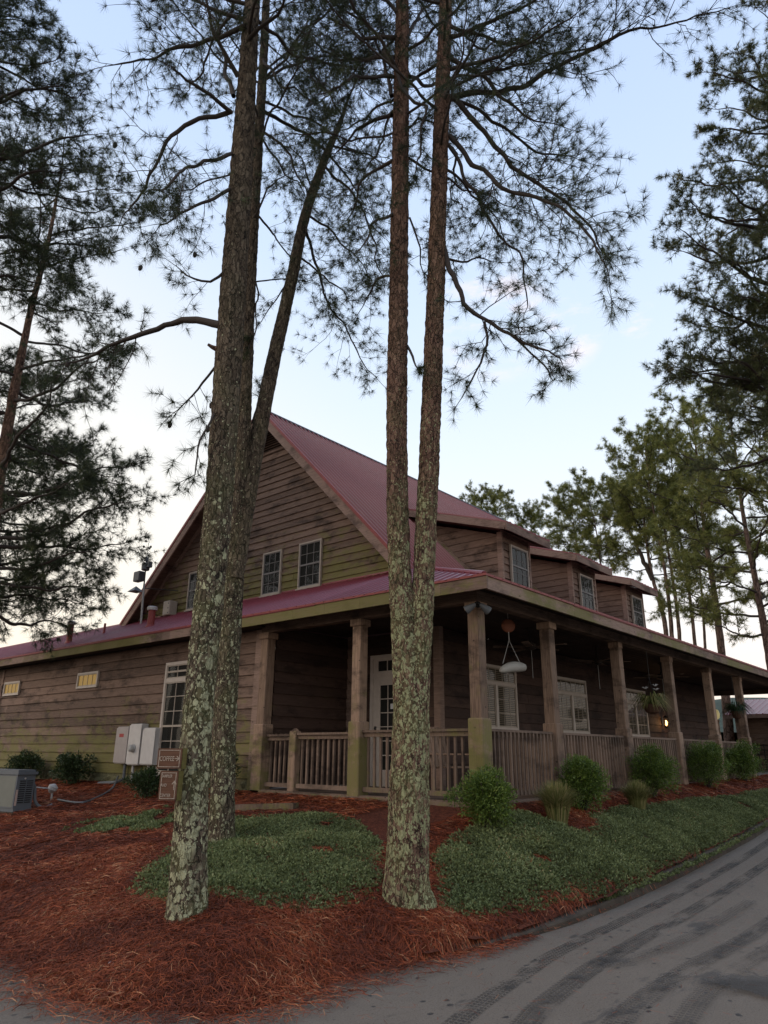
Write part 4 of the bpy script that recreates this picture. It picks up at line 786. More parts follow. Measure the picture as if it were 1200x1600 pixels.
def weather():
    b = np.array([10.25, 17.4, 4.78]); t = thing('weather_station', 'weather mast with wind cups and small instruments beside the left rake', 'weather station', b)
    top = b+np.array([0, 0, 2.05]); mb = MB(); mb.tube([b, b+np.array([-.02, .05, 1.15])], .028, 8, 0); mb.build('mast', 'pvc', t); mb = MB(); mb.tube([b+np.array([-.02, .05, 1.1]), b+np.array([-.03, .06, 1.9])], .02, 8); mb.tube([b+np.array([-.03, .06, 1.85]), b+np.array([-.03, .06, 2.35])], .007, 6); mb.build('upper_mast', 'black', t)
    mb = MB(); mb.tube([b+np.array([0, .05, 1.05]), b+np.array([.75, -.5, 1.03])], .012, 6); mb.tube([b+np.array([0, 0, .35]), b+np.array([.75, 0, .35])], .01, 6); mb.build('bracket', 'black', t)
    h = b+np.array([-.03, .06, 0]); mb = MB(); mb.lathe(h+np.array([0, 0, 1.55]), [(.09, 0), (.11, .02), (.11, .2), (.07, .22)], 14); mb.lathe(h+np.array([0, 0, 1.82]), [(.07, 0), (.05, .1), (0, .15)], 12); mb.box(h+np.array([-.03, -.2, 1.62]), h+np.array([.08, -.08, 1.78])); mb.build('sensor_housing', 'greydark', t)
    mb = MB(); mb.box(h+np.array([-.08, .16, 1.28]), h+np.array([.1, .46, 1.56]), bev=.015); mb.build('instrument_box', 'greydark', t)
    mb = MB(); c = h+np.array([0, .38, 1.0]); mb.add([c+np.array(q) for q in ((-.15, .18, 0), (.15, .18, 0), (.15, -.18, 0), (-.15, -.18, 0), (0, 0, .16))], [(0, 1, 4), (1, 2, 4), (2, 3, 4), (3, 0, 4), (3, 2, 1, 0)]); mb.tube([c, h+np.array([0, 0, .95])], .015, 6); mb.build('solar_shade', 'greydark', t)
    for k in range(3): a = k*2.1+.4; mb = MB(); e_ = h+np.array([math.cos(a)*.11, math.sin(a)*.11, 2.22]); mb.tube([h+np.array([0, 0, 2.22]), e_], .006, 5); mb.lathe(e_, [(0, 0), (.03, .012), (.035, .045)], 10, 0, (-math.sin(a), math.cos(a), 0)); mb.build('wind_cup', 'black', t)
    mb = MB(); mb.tube([h+np.array([0, -.06, 2.36]), h+np.array([0, .14, 2.42])], .008, 6); mb.obox(h+np.array([0, .16, 2.43]), (0, 1, .3), .06, (0, -.3, 1), .03, (1, 0, 0), .004); mb.build('wind_vane', 'black', t)
    c = np.array([10.86, 17.0, 5.3]); t = thing('wall_unit', 'pale weatherproof box with round knockouts on the upper gable wall', 'electrical box', c)
    mb = MB(); mb.box(c+np.array([-.14, -.14, -.2]), c+np.array([.12, .18, .2]), bev=.02); mb.build('housing', 'cream', t); mb = MB(); [mb.lathe(c+np.array([-.14, -.08, -.14+k*.13]), [(.02, 0), (.02, .005), (0, .006)], 8, 0, (-1, 0, 0)) for k in range(3)]; mb.build('knockouts', 'black', t)
weather()
def flood():
    c = np.array([X0-.13, Y0-.1, 3.64]); t = thing('flood_light', 'twin-head security light on top of the porch corner post', 'floodlight', c)
    mb = MB(); mb.lathe(c+np.array([.02, .0, .02]), [(.05, 0), (.05, .03), (.03, .045)], 14, 0, (-.7, -.7, 0)); mb.tube([c, c+np.array([-.07, -.07, .03])], .02, 8); mb.build('mount', 'black', t)
    for (d, nm) in (((-.35, .75, -.5), 'lit'), ((.75, -.35, -.5), 'dark')):
        d = np.array(d); d /= np.linalg.norm(d); o = c+np.array([-.07, -.07, .03]); mb = MB(); mb.lathe(o+d*.04, [(.02, 0), (.035, .03), (.06, .13), (.066, .17), (.05, .172), (.0, .15)], 16, 0, tuple(d)); k = mb.build('lamp_head', 'greydark', t, smooth=False)
        mb = MB(); mb.lathe(o+d*.212, [(.052, -.004), (.052, 0), (0, .002)], 14, 0, tuple(d)); mb.build('lens', 'flower', k)
flood()
def bell():
    c = np.array([10.62, 6.2, 2.92]); t = thing('hanging_horn', 'pale curved horn hanging on two cords from an orange disc', 'hanging ornament', c+np.array([0, 0, .96]))
    mb = MB(); ax = np.array([.95, -.3, .12]); ax /= np.linalg.norm(ax); P = [c+ax*s_+np.array([0, 0, .10-.5*(s_-.05)**2]) for s_ in np.linspace(-.27, .28, 14)]
    rad = [.02+.07*math.sin((i+.3)/13.3*2.7)**.6 for i in range(14)]; rad[0] = .02; mb.tube([p-np.array([0, 0, .05]) for p in P], rad, 16); mb.build('horn', plain('pale_horn', (.42, .40, .36), .5), t, smooth=True)
    top = c+np.array([-.02, .02, .5]); mb = MB()
    for s_ in (-.2, .18): mb.tube([c+ax*s_+np.array([0, 0, .12]), top], .006, 5)
    mb.tube([top, top+np.array([0, 0, .15])], .01, 5); mb.tube([top+np.array([0, 0, .32]), c+np.array([-.02, .02, .97])], .006, 5); mb.build('cord', 'pvc', t)
    mb = MB(); mb.lathe(top+np.array([0, 0, .25]), [(0, -.03), (.09, -.025), (.12, 0), (.09, .025), (0, .03)], 18, 0, (-.7, -.7, 0)); mb.build('disc', plain('orange_disc', (.24, .08, .04), .6), t)
bell()
def fan(x, y, label):
    c = np.array([x, y, 3.9]); t = thing('ceiling_fan', label, 'ceiling fan', c, 'ceiling fans under the porch roof'); mb = MB(); mb.lathe(c+np.array([0, 0, -.42]), [(.05, 0), (.11, .03), (.11, .11), (.03, .14), (.02, .2), (.02, .36), (.07, .4), (.07, .42)], 16); mb.build('motor', 'dark', t)
    for k in range(5): a = k*2*math.pi/5+x; mb = MB(); d = np.array([math.cos(a), math.sin(a), 0]); mb.obox(c+d*.42+np.array([0, 0, -.36]), d, .3, np.array([-d[1], d[0], .12]), .065, (0, 0, 1), .005, 0, .3); mb.build('blade', 'rail', t)
    mb = MB(); mb.tube([c+np.array([.03, 0, -.4]), c+np.array([.03, 0, -.95])], .005, 5); mb.build('pull_chain', 'pvc', t)
fan(12.3, 6.75, 'ceiling fan nearest the pale horn'); fan(15.3, 6.75, 'ceiling fan above the hanging flower basket'); fan(19.3, 6.75, 'ceiling fan farthest along the porch')
def leaves(c, rad, n, size, shape=None, lo=.15, flat=.35):
    D = rng.normal(0, 1, (n, 3)); D /= np.linalg.norm(D, axis=1)[:, None]; r_ = rng.random(n)**(1/2.2)
    lump = np.array([.78+.42*mnoise.noise(Vector(d*2.3)+Vector(c)) for d in D]); P = np.array(c)+D*(r_*lump)[:, None]*np.array(rad)
    dn = D+rng.normal(0, .6, (n, 3)); dn[:, 2] += .3; dn /= np.linalg.norm(dn, axis=1)[:, None]; sd2 = np.cross(dn, rng.normal(0, 1, (n, 3))); sd2 /= np.linalg.norm(sd2, axis=1)[:, None]
    L_ = size*rng.uniform(.6, 1.3, n)[:, None]; mid = P+dn*L_*.5; Q = np.stack([P, mid+sd2*L_*flat*.5, P+dn*L_, mid-sd2*L_*flat*.5], 1)
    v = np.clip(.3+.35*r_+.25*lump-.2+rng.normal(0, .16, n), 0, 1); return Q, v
def shrub(x, y, w_, h_, label, mat='leaf', n=9000, size=.042, group='shrubs along the porch railing'):
    z = float(bed_z(x, y)); b = (x, y, z); t = thing('shrub', label, 'shrub', b, group); Q1, v1 = leaves((x, y, z+h_*.48), (w_/2, w_/2, h_*.55), n, size)
    E_ = [leaves((x+rng.normal(0, w_*.17), y+rng.normal(0, w_*.17), z+h_*rng.uniform(.5, .88)), (w_*.16, w_*.16, h_*.17), n//26, size) for _ in range(11)]
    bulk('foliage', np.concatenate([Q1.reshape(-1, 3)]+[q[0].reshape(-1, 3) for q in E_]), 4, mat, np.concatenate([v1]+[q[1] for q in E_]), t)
    mb = MB()
    for k in range(9): a = k*.7; mb.tube(smoothpath([(x, y, z-.05), (x+math.cos(a)*w_*.12, y+math.sin(a)*w_*.12, z+h_*.35), (x+math.cos(a)*w_*.33, y+math.sin(a)*w_*.33, z+h_*.75)], .1), [.012, .01, .01, .008, .006, .005, .004, .004, .004, .004, .004, .004, .004][:len(smoothpath([(x, y, z-.05), (x+math.cos(a)*w_*.12, y+math.sin(a)*w_*.12, z+h_*.35), (x+math.cos(a)*w_*.33, y+math.sin(a)*w_*.33, z+h_*.75)], .1))], 5)
    mb.build('stem', 'twig', t); return t
shrub(8.15, 5.22, .9, .74, 'bright green rounded shrub in front of the mossy corner post', n=9500, size=.038)
shrub(10.75, 5.15, .95, .85, 'large green shrub right of the second long-side post, beside tufted grass')
shrub(13.9, 5.25, 1.15, .95, 'green shrub in front of the railing below the hanging flower basket')
shrub(17.3, 5.3, 1.25, 1.0, 'green shrub by the rail, left of the farthest shrub')
shrub(20.2, 5.3, 1.1, 1.0, 'shrub beside the last porch post, farthest down the porch')
GL = 'dark shrubs at the foot of the wing wall'
shrub(8.3, 18.6, 1.1, .75, 'dark shrub behind the generator against the wing wall', 'leafdark', 3800, .06, GL); shrub(8.3, 16.25, 1.0, .7, 'dark shrub at the wing wall between generator and meter cabinets', 'leafdark', 3800, .06, GL)
shrub(7.7, 12.2, .7, .55, 'low dark shrub left of the lichened trunk under the signs', 'leafdark', 2600, .055, GL); shrub(8.3, 10.85, .7, .85, 'dark shrub beside the left porch post, seen between trunks', 'leafdark', 2600, .055, GL)
def tussock(x, y, h_, r_, label, mat='grass', n=2200, group='tufts of ornamental grass'):
    z = float(bed_z(x, y)); b = (x, y, z); a = rng.uniform(0, 2*math.pi, n); lean = rng.uniform(.1, 1, n); L_ = h_*rng.uniform(.7, 1.25, n); D = np.stack([np.cos(a), np.sin(a), 0*a], 1); base = np.array(b)+D*(r_*.25*rng.random(n))[:, None]; U = np.array([0, 0, 1.])
    p1 = base+U*(L_*.55)[:, None]+D*(L_*.18*lean)[:, None]; p2 = base+U*(L_*(1-.35*lean))[:, None]+D*(L_*.6*lean)[:, None]; s_ = np.stack([-D[:, 1], D[:, 0], 0*a], 1)*.004
    Q = np.stack([np.stack([base-s_, base+s_, p1+s_, p1-s_], 1), np.stack([p1-s_, p1+s_, p2+s_*.3, p2-s_*.3], 1)], 1); return tag(bulk('ornamental_grass', Q.reshape(-1, 3), 4, mat, rng.random(n), None, b), label, 'grass tuft', group)
tussock(9.5, 4.95, .5, .5, 'pale yellowish grass tuft between the two nearest green shrubs'); tussock(12.2, 4.9, .42, .45, 'smaller greenish grass tuft right of the large shrub')
def basket(x, y, z, label, flowers, r_=.2):
    t = thing('hanging_basket', label, 'hanging basket', (x, y, 3.7), 'hanging plant baskets on the porch edge'); mb = MB(); mb.lathe((x, y, z-.2), [(.05, 0), (r_*.7, .04), (r_, .15), (r_*1.05, .2), (r_*.9, .2)], 16); mb.build('basket', 'basket', t)
    mb = MB(); [mb.tube([(x+math.cos(a)*r_, y+math.sin(a)*r_, z), (x, y, z+.5)], .003, 4) for a in (0, 2.1, 4.2)]; mb.tube([(x, y, z+.5), (x, y, 3.72)], .004, 4); mb.build('chain', 'black', t)
    n = 260; a = rng.uniform(0, 2*math.pi, n); l_ = rng.uniform(.15, .42, n); D = np.stack([np.cos(a), np.sin(a), 0*a], 1); up = rng.uniform(.2, 1, n); b0 = np.array([x, y, z])+D*.08; m1 = b0+D*(l_*.5)[:, None]+np.array([0, 0, 1])*(l_*up*.7)[:, None]; e_ = b0+D*(l_*1.05)[:, None]+np.array([0, 0, 1])*(l_*(up-.75))[:, None]; s_ = np.stack([-D[:, 1], D[:, 0], 0*a], 1)*.008
    Q = np.stack([np.stack([b0-s_, b0+s_, m1+s_, m1-s_], 1), np.stack([m1-s_, m1+s_, e_+s_*.2, e_-s_*.2], 1)], 1); bulk('leaves', Q.reshape(-1, 3), 4, 'grass' if flowers else 'leafdark', rng.random(n), t)
    if flowers:
        for (dx, dy, dz) in ((-.16, .05, .32), (.02, -.1, .38), (.05, -.1, .3)):
            mb = MB(); c = np.array([x+dx, y+dy, z+dz]); [mb.obox(c+np.array([math.cos(k), math.sin(k), .3])*.03, (math.cos(k), math.sin(k), .5), .035, (-math.sin(k), math.cos(k), 0), .02, (0, 0, 1), .003) for k in (0, 1.3, 2.6, 3.9, 5.2)]; mb.build('flower', 'flower', t)
basket(15.3, 5.62, 2.58, 'hanging basket of spider plant with white flowers, left of the lit lantern', True, .19); basket(21.55, 5.62, 2.72, 'dark leafy hanging basket near the last porch post', False, .15)
def lantern(p, lit, label):
    p = np.array(p, float); t = thing('wall_lantern', label, 'lantern', p); mb = MB(); mb.box(p+np.array([-.05, -.02, -.1]), p+np.array([.05, .02, .15])); mb.lathe(p+np.array([0, -.12, .12]), [(.09, 0), (.05, .05), (.015, .08)], 8); mb.lathe(p+np.array([0, -.12, -.14]), [(.02, -.03), (.06, 0), (.06, .015)], 8)
    for a in range(4): mb.tube([p+np.array([math.cos(a*1.571)*.06, -.12+math.sin(a*1.571)*.06, -.13]), p+np.array([math.cos(a*1.571)*.075, -.12+math.sin(a*1.571)*.075, .12])], .006, 4)
    mb.build('frame', 'black', t); mb = MB(); mb.lathe(p+np.array([0, -.12, -.1]), [(.01, 0), (.03, .04), (.03, .12), (.01, .16)], 12); mb.build('bulb', 'flame' if lit else 'lampglass', t, smooth=True)
    if lit:
        l_ = bpy.data.lights.new('lantern_light', 'POINT'); l_.energy = 4; l_.color = (1, .55, .22); l_.shadow_soft_size = .05; lo_ = bpy.data.objects.new('lantern_light', l_); COL.objects.link(lo_); lo_.parent = t; lo_.location = (0, -.22, 0)
lantern((22.35, WY-.03, 2.5), True, 'small lit wall lantern glowing orange beside the fourth long-side post')
lp = thing('lamp_post', 'yellowish post lamp beyond the far end of the porch, left of the outbuilding', 'lamp post', (28.6, 8.2, 1.0))
mb = MB(); mb.lathe((28.6, 8.2, 1.0), [(.13, 0), (.13, .1), (.10, .16), (.09, .9), (.085, 1.72), (.11, 1.74), (.11, 1.8), (.04, 1.82)], 14); mb.build('pole', 'post', lp)
mb = MB(); mb.lathe((28.6, 8.2, 2.82), [(.06, 0), (.13, .06), (.15, .2), (.11, .33), (.04, .36)], 16); mb.build('lamp_globe', 'lampglass', lp, smooth=True)
def chair():
    c = np.array([10.15, 7.15, .955]); t = thing('porch_chair', 'brown wooden slatted chair behind the railing, right of the twin trunk', 'chair', c)
    def bx_(nm, *bs): mb = MB(); [mb.box(c+np.array(a), c+np.array(b), bev=.005) for a, b in bs]; mb.build(nm, 'post', t)
    bx_('seat', *[((-.25, -.25+k*.1, .40), (.25, -.165+k*.1, .425)) for k in range(5)])
    for (x, y) in ((-.25, -.25), (.2, -.25), (-.25, .2), (.2, .2)): bx_('leg', ((x, y, 0), (x+.05, y+.05, .6 if y < 0 else .4)))
    for x in (-.28, .2): bx_('armrest', ((x, -.28, .6), (x+.09, .26, .625)))
    mb = MB(); [mb.obox(c+np.array([-.22+k*.11, .3, .72]), (1, 0, 0), .045, (0, .25, 1), .34, (0, 1, -.25), .01) for k in range(5)]; mb.build('backrest', 'post', t)
chair()
# signs nailed to the lichened trunk
def sign(c, w_, h_, lines, label, arrow, face):
    c = np.array(c, float); nrm = np.array(face, float); nrm /= np.linalg.norm(nrm); u = np.cross((0, 0, 1), nrm); u = u/np.linalg.norm(u); t = thing('wooden_sign', label, 'sign', c-np.array([0, 0, h_/2]))
    mb = MB(); mb.obox(c, u, w_/2, (0, 0, 1), h_/2, nrm, .05, 0, .6, lambda p: .75 if (np.array(p)-c)@nrm < .0 and False else .12); mb.obox(c-nrm*.02+u*(w_/2+.004), u, .003, (0, 0, 1), h_/2+.002, nrm, .055, 0, .3, 1.); mb.build('board', 'sign', t)
    mb = MB(); k = .008
    for s_ in (-1, 1): mb.obox(c+nrm*.051+u*s_*(w_/2-.015), u, .0025, (0, 0, 1), h_/2-.012, nrm, .001); mb.obox(c+nrm*.051+np.array([0, 0, s_*(h_/2-.015)]), u, w_/2-.0175, (0, 0, 1), .0025, nrm, .001)
    mb.build('border', 'letter', t)
    rot = Matrix((( *u, ), (0, 0, 1), ( *nrm, ))).transposed().to_4x4()
    for (txt, du, dz, sz) in lines:
        cu = bpy.data.curves.new('lettering', 'FONT'); cu.body = txt; cu.size = sz; cu.extrude = .0015; cu.offset = .0002; cu.space_character = 1.05; cu.align_x = 'LEFT'
        o = bpy.data.objects.new('lettering', cu); COL.objects.link(o); bpy.context.view_layer.update(); me = bpy.data.meshes.new_from_object(o.evaluated_get(bpy.context.evaluated_depsgraph_get())); bpy.data.objects.remove(o)
        o = bpy.data.objects.new('lettering', me); COL.objects.link(o); me.materials.clear(); me.materials.append(MAT['letter']); o.parent = t
        p = c+nrm*.0515+u*du+np.array([0, 0, dz]); o.matrix_basis = Matrix.Translation(Vector(p)-Vector(t.location)) @ rot @ Matrix.Diagonal((.8, 1.25, 1, 1))
    (ax, az, dx, dz, l_) = arrow; mb = MB(); a0 = c+nrm*.052+u*ax+np.array([0, 0, az]); d = u*dx+np.array([0, 0, dz]); pr = u*(-dz)+np.array([0, 0, dx]); mb.obox(a0, d, l_/2, pr, .003, nrm, .001)
    for s_ in (-1, 1): e_ = a0+d*l_/2; q = (-d*.75+pr*s_*.6); mb.obox(e_+q*.013, q, .018, np.cross(q, nrm), .003, nrm, .0012)
    mb.build('arrow', 'letter', t)
toC = -cF*np.array([1, 1, 0])
face = np.array([-.80, -.60, 0])

# ------------------------------------------------------------------ trees
def rand_perp(d):
    v = rng.normal(0, 1, 3); v -= d*(v@d); return v/np.linalg.norm(v)
class Crown:
    def __init__(s): s.seg = []; s.tp = []; s.ta = []; s.ts = []
    def twigline(s, P, r0, r1):
        n = len(P)-1
        for i in range(n): a = r0+(r1-r0)*i/n; b = r0+(r1-r0)*(i+1)/n; s.seg.append((*P[i], *P[i+1], a, b))
    def tuft(s, p, a, sc): s.tp.append(p); s.ta.append(a); s.ts.append(sc)
    def branchlet(s, p, d, ln, r_, depth, k):
        """k: dict of settings"""
        nseg = max(2, int(ln/.14)); P = [p]; dd = d/np.linalg.norm(d); st = ln/nseg
        for i in range(nseg):
            dd = dd+rng.normal(0, .24, 3)+np.array([0, 0, k['lift']*.12]); dd /= np.linalg.norm(dd); P.append(P[-1]+dd*st)
        s.twigline(P, r_, r_*.45)
        if depth > 0:
            for i in range(1, nseg+1):
                m = int(k['sub']+rng.random()) if rng.random() < .85 else 0
                for _ in range(m):
                    t = (P[i]-P[i-1])/st; q = rand_perp(t); d2 = t*.75+q*.8; s.branchlet(P[i-1]+(P[i]-P[i-1])*rng.random(), d2, ln*rng.uniform(.22, .5), r_*.6, depth-1, k)
        for i in range(max(1, nseg-(2 if depth == 0 else 1)), nseg+1):
            if rng.random() < k['fill']: t = (P[i]-P[i-1])/st; s.tuft(P[i], t+rng.normal(0, .15, 3), k['size']*rng.uniform(.75, 1.2))
    def limb(s, P, r0, sec, k, start=.25, spacing=.2):
        P = np.array(P); L_ = np.concatenate([[0], np.cumsum(np.linalg.norm(np.diff(P, axis=0), axis=1))]); tot = L_[-1]; x = tot*start
        while x < tot:
            f = x/tot; c = np.array([np.interp(x, L_, P[:, j]) for j in range(3)]); c2 = np.array([np.interp(min(tot, x+.1), L_, P[:, j]) for j in range(3)]); t = c2-c; nt_ = np.linalg.norm(t)
            if nt_ > 1e-6:
                t /= nt_; q = rand_perp(t); q[2] = q[2]*.7+k['lift']*.25; prof = (.45+.75*math.sin(math.pi*min(1, f*.95)))*rng.uniform(.55, 1.15)
                s.branchlet(c, t*.7+q*.8, sec*prof, max(.004, r0*.28*(1-f*.5)), k['depth'], k)
            x += spacing*rng.uniform(.6, 1.4)
        s.branchlet(P[-1], P[-1]-P[-2], sec*.6, .006, k['depth'], k)
    def build(s, par, nn, width, nlen, mat, bark='twig', gw=1.):
        if s.seg:
            S_ = np.array(s.seg); A, B, ra, rb = S_[:, :3], S_[:, 3:6], S_[:, 6], S_[:, 7]; T = B-A; T /= np.linalg.norm(T, axis=1)[:, None]+1e-9
            ref = np.where(np.abs(T[:, 2:3]) < .9, [[0, 0, 1.]], [[1., 0, 0]]); U = np.cross(T, ref); U /= np.linalg.norm(U, axis=1)[:, None]; W = np.cross(T, U); th = np.array([0, 2.094, 4.189]); ring = []
            for C_, r_ in ((A, ra), (B, rb)): ring.append(C_[:, None]+gw*r_[:, None, None]*(U[:, None]*np.cos(th)[None, :, None]+W[:, None]*np.sin(th)[None, :, None]))
            q = [np.stack([ring[0][:, i], ring[0][:, (i+1) % 3], ring[1][:, (i+1) % 3], ring[1][:, i]], 1) for i in range(3)]
            bulk('twigs', np.stack(q, 1).reshape(-1, 3), 4, bark, np.full(len(S_), .5), par)
        P, A, S_ = np.array(s.tp), np.array(s.ta), np.array(s.ts); A /= np.linalg.norm(A, axis=1)[:, None]; m = len(P)
        ref = rng.normal(0, 1, (m, 3)); U = np.cross(A, ref); U /= np.linalg.norm(U, axis=1)[:, None]; W = np.cross(A, U)
        th = rng.uniform(0, 2*math.pi, (m, nn)); ph = rng.uniform(.15, 1.75, (m, nn)); ll = nlen*S_[:, None]*rng.uniform(.7, 1.1, (m, nn)); st = -rng.uniform(0, .35, (m, nn))*nlen*S_[:, None]
        D = (A[:, None]*np.cos(ph)[..., None]+(U[:, None]*np.cos(th)[..., None]+W[:, None]*np.sin(th)[..., None])*np.sin(ph)[..., None]); b = P[:, None]+A[:, None]*st[..., None]*.8
        sd2 = np.cross(D, rng.normal(0, 1, (m, nn, 3))); sd2 /= np.linalg.norm(sd2, axis=-1)[..., None]; tip = b+D*ll[..., None]; tip[..., 2] -= .06*ll
        tri = np.stack([b-sd2*width/2, b+sd2*width/2, tip], 2); var = np.clip(rng.normal(.45, .2, (m, 1))+rng.normal(0, .12, (m, nn)), 0, 1)
        bulk('crown', tri.reshape(-1, 3), 3, mat, var.ravel(), par)
        return m
def trunk_mesh(name, P, rad, par, mat, lich, n=56, step=.035, amp=.012, flare=.2):
    """knobbly trunk; lich(z) gives lichen cover"""
    S_ = smoothpath(P, step); L0 = np.concatenate([[0], np.cumsum(np.linalg.norm(np.diff(np.array(P, float), axis=0), axis=1))]); LS = np.concatenate([[0], np.cumsum(np.linalg.norm(np.diff(S_, axis=0), axis=1))]); r_ = np.interp(LS/LS[-1], L0/L0[-1], rad)
    r_ = r_*(1+flare*np.exp(-LS/.22)); V, F = tube_arr(S_, r_, n); C_ = np.repeat(S_, n, 0); D = V-C_; D /= np.linalg.norm(D, axis=1)[:, None]+1e-9
    off = np.zeros(len(V)); vr_ = np.zeros(len(V))
    for i, v in enumerate(V):
        p = Vector((v[0]*24, v[1]*24, v[2]*8.6)); w_ = mnoise.noise(Vector(v)*9); dist, _ = mnoise.voronoi(p+Vector((w_, w_, w_))*.8); off[i] = min(1., (dist[1]-dist[0])*2.2)+.5*mnoise.noise(Vector((v[0]*5, v[1]*5, v[2]*1.6)))
    V = V+D*(off*amp)[:, None]; return indexed(name, V, F, mat, off, [lich(z) for z in V[:, 2]], par)
def limb_obj(par, P, r0, r1, mat='twig', n=8):
    S_ = smoothpath(P, .09); S_ = S_+np.array([[mnoise.noise(Vector(p)*2.2+Vector((j*9, 0, 0)))*.09*min(1, i/6)+mnoise.noise(Vector(p)*6+Vector((j*9, 0, 0)))*.025*min(1, i/6) for j in range(3)] for i, p in enumerate(S_)]); f = np.linspace(0, 1, len(S_)); rr = r0*(1-f)**.8+r1*f+.12*r0*np.array([mnoise.noise(Vector(p)*8) for p in S_])
    V, F = tube_arr(S_, rr, n); indexed('limb', V, F, mat, None, [0.]*len(V), par); return S_
NEAR = dict(lift=.15, sub=1.0, fill=.85, size=1., depth=1)
def path(pts, d0, d1=None):
    d1 = d0 if d1 is None else d1; n = len(pts)-1; return [at(x, y, d0+(d1-d0)*i/max(1, n)) for i, (x, y) in enumerate(pts)]

def auto_limbs(cr, tp, zlo, zhi, n, lmax, sec, k, rtrunk, par, spacing=.22, up=(-.1, .35), sides=None, bark='twig', lmat=True):
    """limbs all round a trunk polyline tp between two heights"""
    tp = np.array(tp); a = rng.uniform(0, 6.28)
    for i in range(n):
        f = (i+rng.random()*.7)/n; z = zlo+(zhi-zlo)*f; c = np.array([np.interp(z, tp[:, 2], tp[:, j]) for j in range(3)]); a += 2.4+rng.normal(0, .3)
        if sides is not None and rng.random() < sides[2]: a = rng.uniform(sides[0], sides[1])
        l_ = lmax*(1-.55*f**1.6)*(.65+.35*min(1, f*4))*rng.uniform(.75, 1.1); e_ = rng.uniform(*up)+.35*f; d = np.array([math.cos(a)*math.cos(e_), math.sin(a)*math.cos(e_), math.sin(e_)]); q = rand_perp(d)
        P = [c, c+d*l_*.35+q*l_*.04, c+d*l_*.7+np.array([0, 0, .05*l_])-q*l_*.03, c+d*l_+np.array([0, 0, .10*l_])]; r0 = max(.012, rtrunk*(.32-.14*f)*min(1, l_/3)); S_ = limb_obj(par, P, r0, .006, bark, 6); cr.limb(S_, r0, sec*(1-.4*f), k, .22, spacing)

# --- lichened pine, nearest on the left
D1 = 6.82
b1 = hit(293, 1428); D1 = float(np.hypot(b1[0], b1[1]))
G2 = 'big pines standing in the planting bed'
t1 = thing('pine_tree', 'leaning pine with pale lichen blotches carrying two wooden signs', 'tree', b1, G2)
T1 = [b1-np.array([0, 0, .1])]+path([(293, 1405), (303, 1200), (320, 1000), (340, 800), (360, 520), (378, 250), (388, 100), (396, -10)], D1, D1+.25)
e = T1[-1]; T1 += [e+np.array([.15, .05, 2.5]), e+np.array([.25, .1, 5.5])]
trunk_mesh('trunk', T1, [.165, .15, .132, .130, .135, .140, .128, .108, .095, .07, .02], t1, 'barkgrey', lambda z: float(np.interp(z, [0, .8, 3, 4.5, 6, 9], [1.15, 1.05, .82, .45, .2, .05])))
cr = Crown()
for pts, dd, r0, sec, stt in [
    ([(384, 40), (312, 66), (258, 86), (170, 108)], 1.0, .035, .75, .3), ([(362, 176), (330, 150), (298, 125), (262, 98)], -.6, .028, .6, .35),
    ([(362, 174), (290, 198), (247, 232), (222, 290), (190, 350)], .5, .032, .8, .35), ([(362, 240), (315, 252), (265, 285), (225, 300)], -.8, .025, .7, .3),
    ([(360, 295), (325, 318), (285, 338), (248, 350)], -.2, .022, .6, .4), ([(345, 508), (290, 502), (230, 520), (160, 548), (100, 562)], 1.2, .045, .75, .5),
    ([(355, 420), (330, 440), (300, 432), (276, 415)], .2, .018, .6, .4), ([(336, 640), (330, 660), (314, 700), (305, 740)], -.3, .014, .4, .6), ([(372, 120), (330, 40), (315, -40)], -.6, .03, .8, .3),
    ([(390, 60), (430, 20), (470, -40)], -.8, .03, .8, .3), ([(365, 150), (345, 80), (322, -20)], .9, .03, .8, .3), ([(380, 30), (300, 0), (230, -20)], .3, .03, .9, .2), ([(345, 560), (310, 610), (280, 640)], .5, .015, .5, .5)]:
    S_ = limb_obj(t1, path(pts, D1+.1, D1+.1+dd), r0, .006, 'twig'); cr.limb(S_, r0, sec, NEAR, stt, .12)
auto_limbs(cr, T1, 10.5, 15.5, 16, 3.2, .9, NEAR, .11, t1, .2)
for i in rng.choice(len(cr.tp), 26, replace=False):
    mb = MB(); c = np.array(cr.tp[i])-np.array([0, 0, .02]); mb.lathe(c, [(.004, .03), (.018, .022), (.026, 0), (.022, -.03), (.012, -.05), (0, -.055)], 9, 0, (.2, .1, 1)); mb.build('cone', 'twig', t1)
n1 = cr.build(t1, 34, .0040, .14, 'needle')
mb = MB(); mb.tube(path([(338, 545), (331, 542), (325, 538)], D1-.05), [.03, .022, .015], 7); mb.build('stub', 'barkred', t1)
# signs on it
cs = at(269, 1185, D1-.12); sign(cs+face*.02, .21, .165, [('COFFEE', -.085, -.02, .045)], 'upper small brown wooden sign with an arrow pointing right', (.068, .0, 1, 0, .04), face)
cs = at(267, 1227, D1-.12); sign(cs+face*.02, .155, .235, [('SAMPLER', -.063, .065, .028), ('AND', -.063, -.008, .028), ('CENTER', -.063, -.09, .030)], 'lower brown wooden sign with three words and an upward arrow', (.052, .0, 0, 1, .07), face)

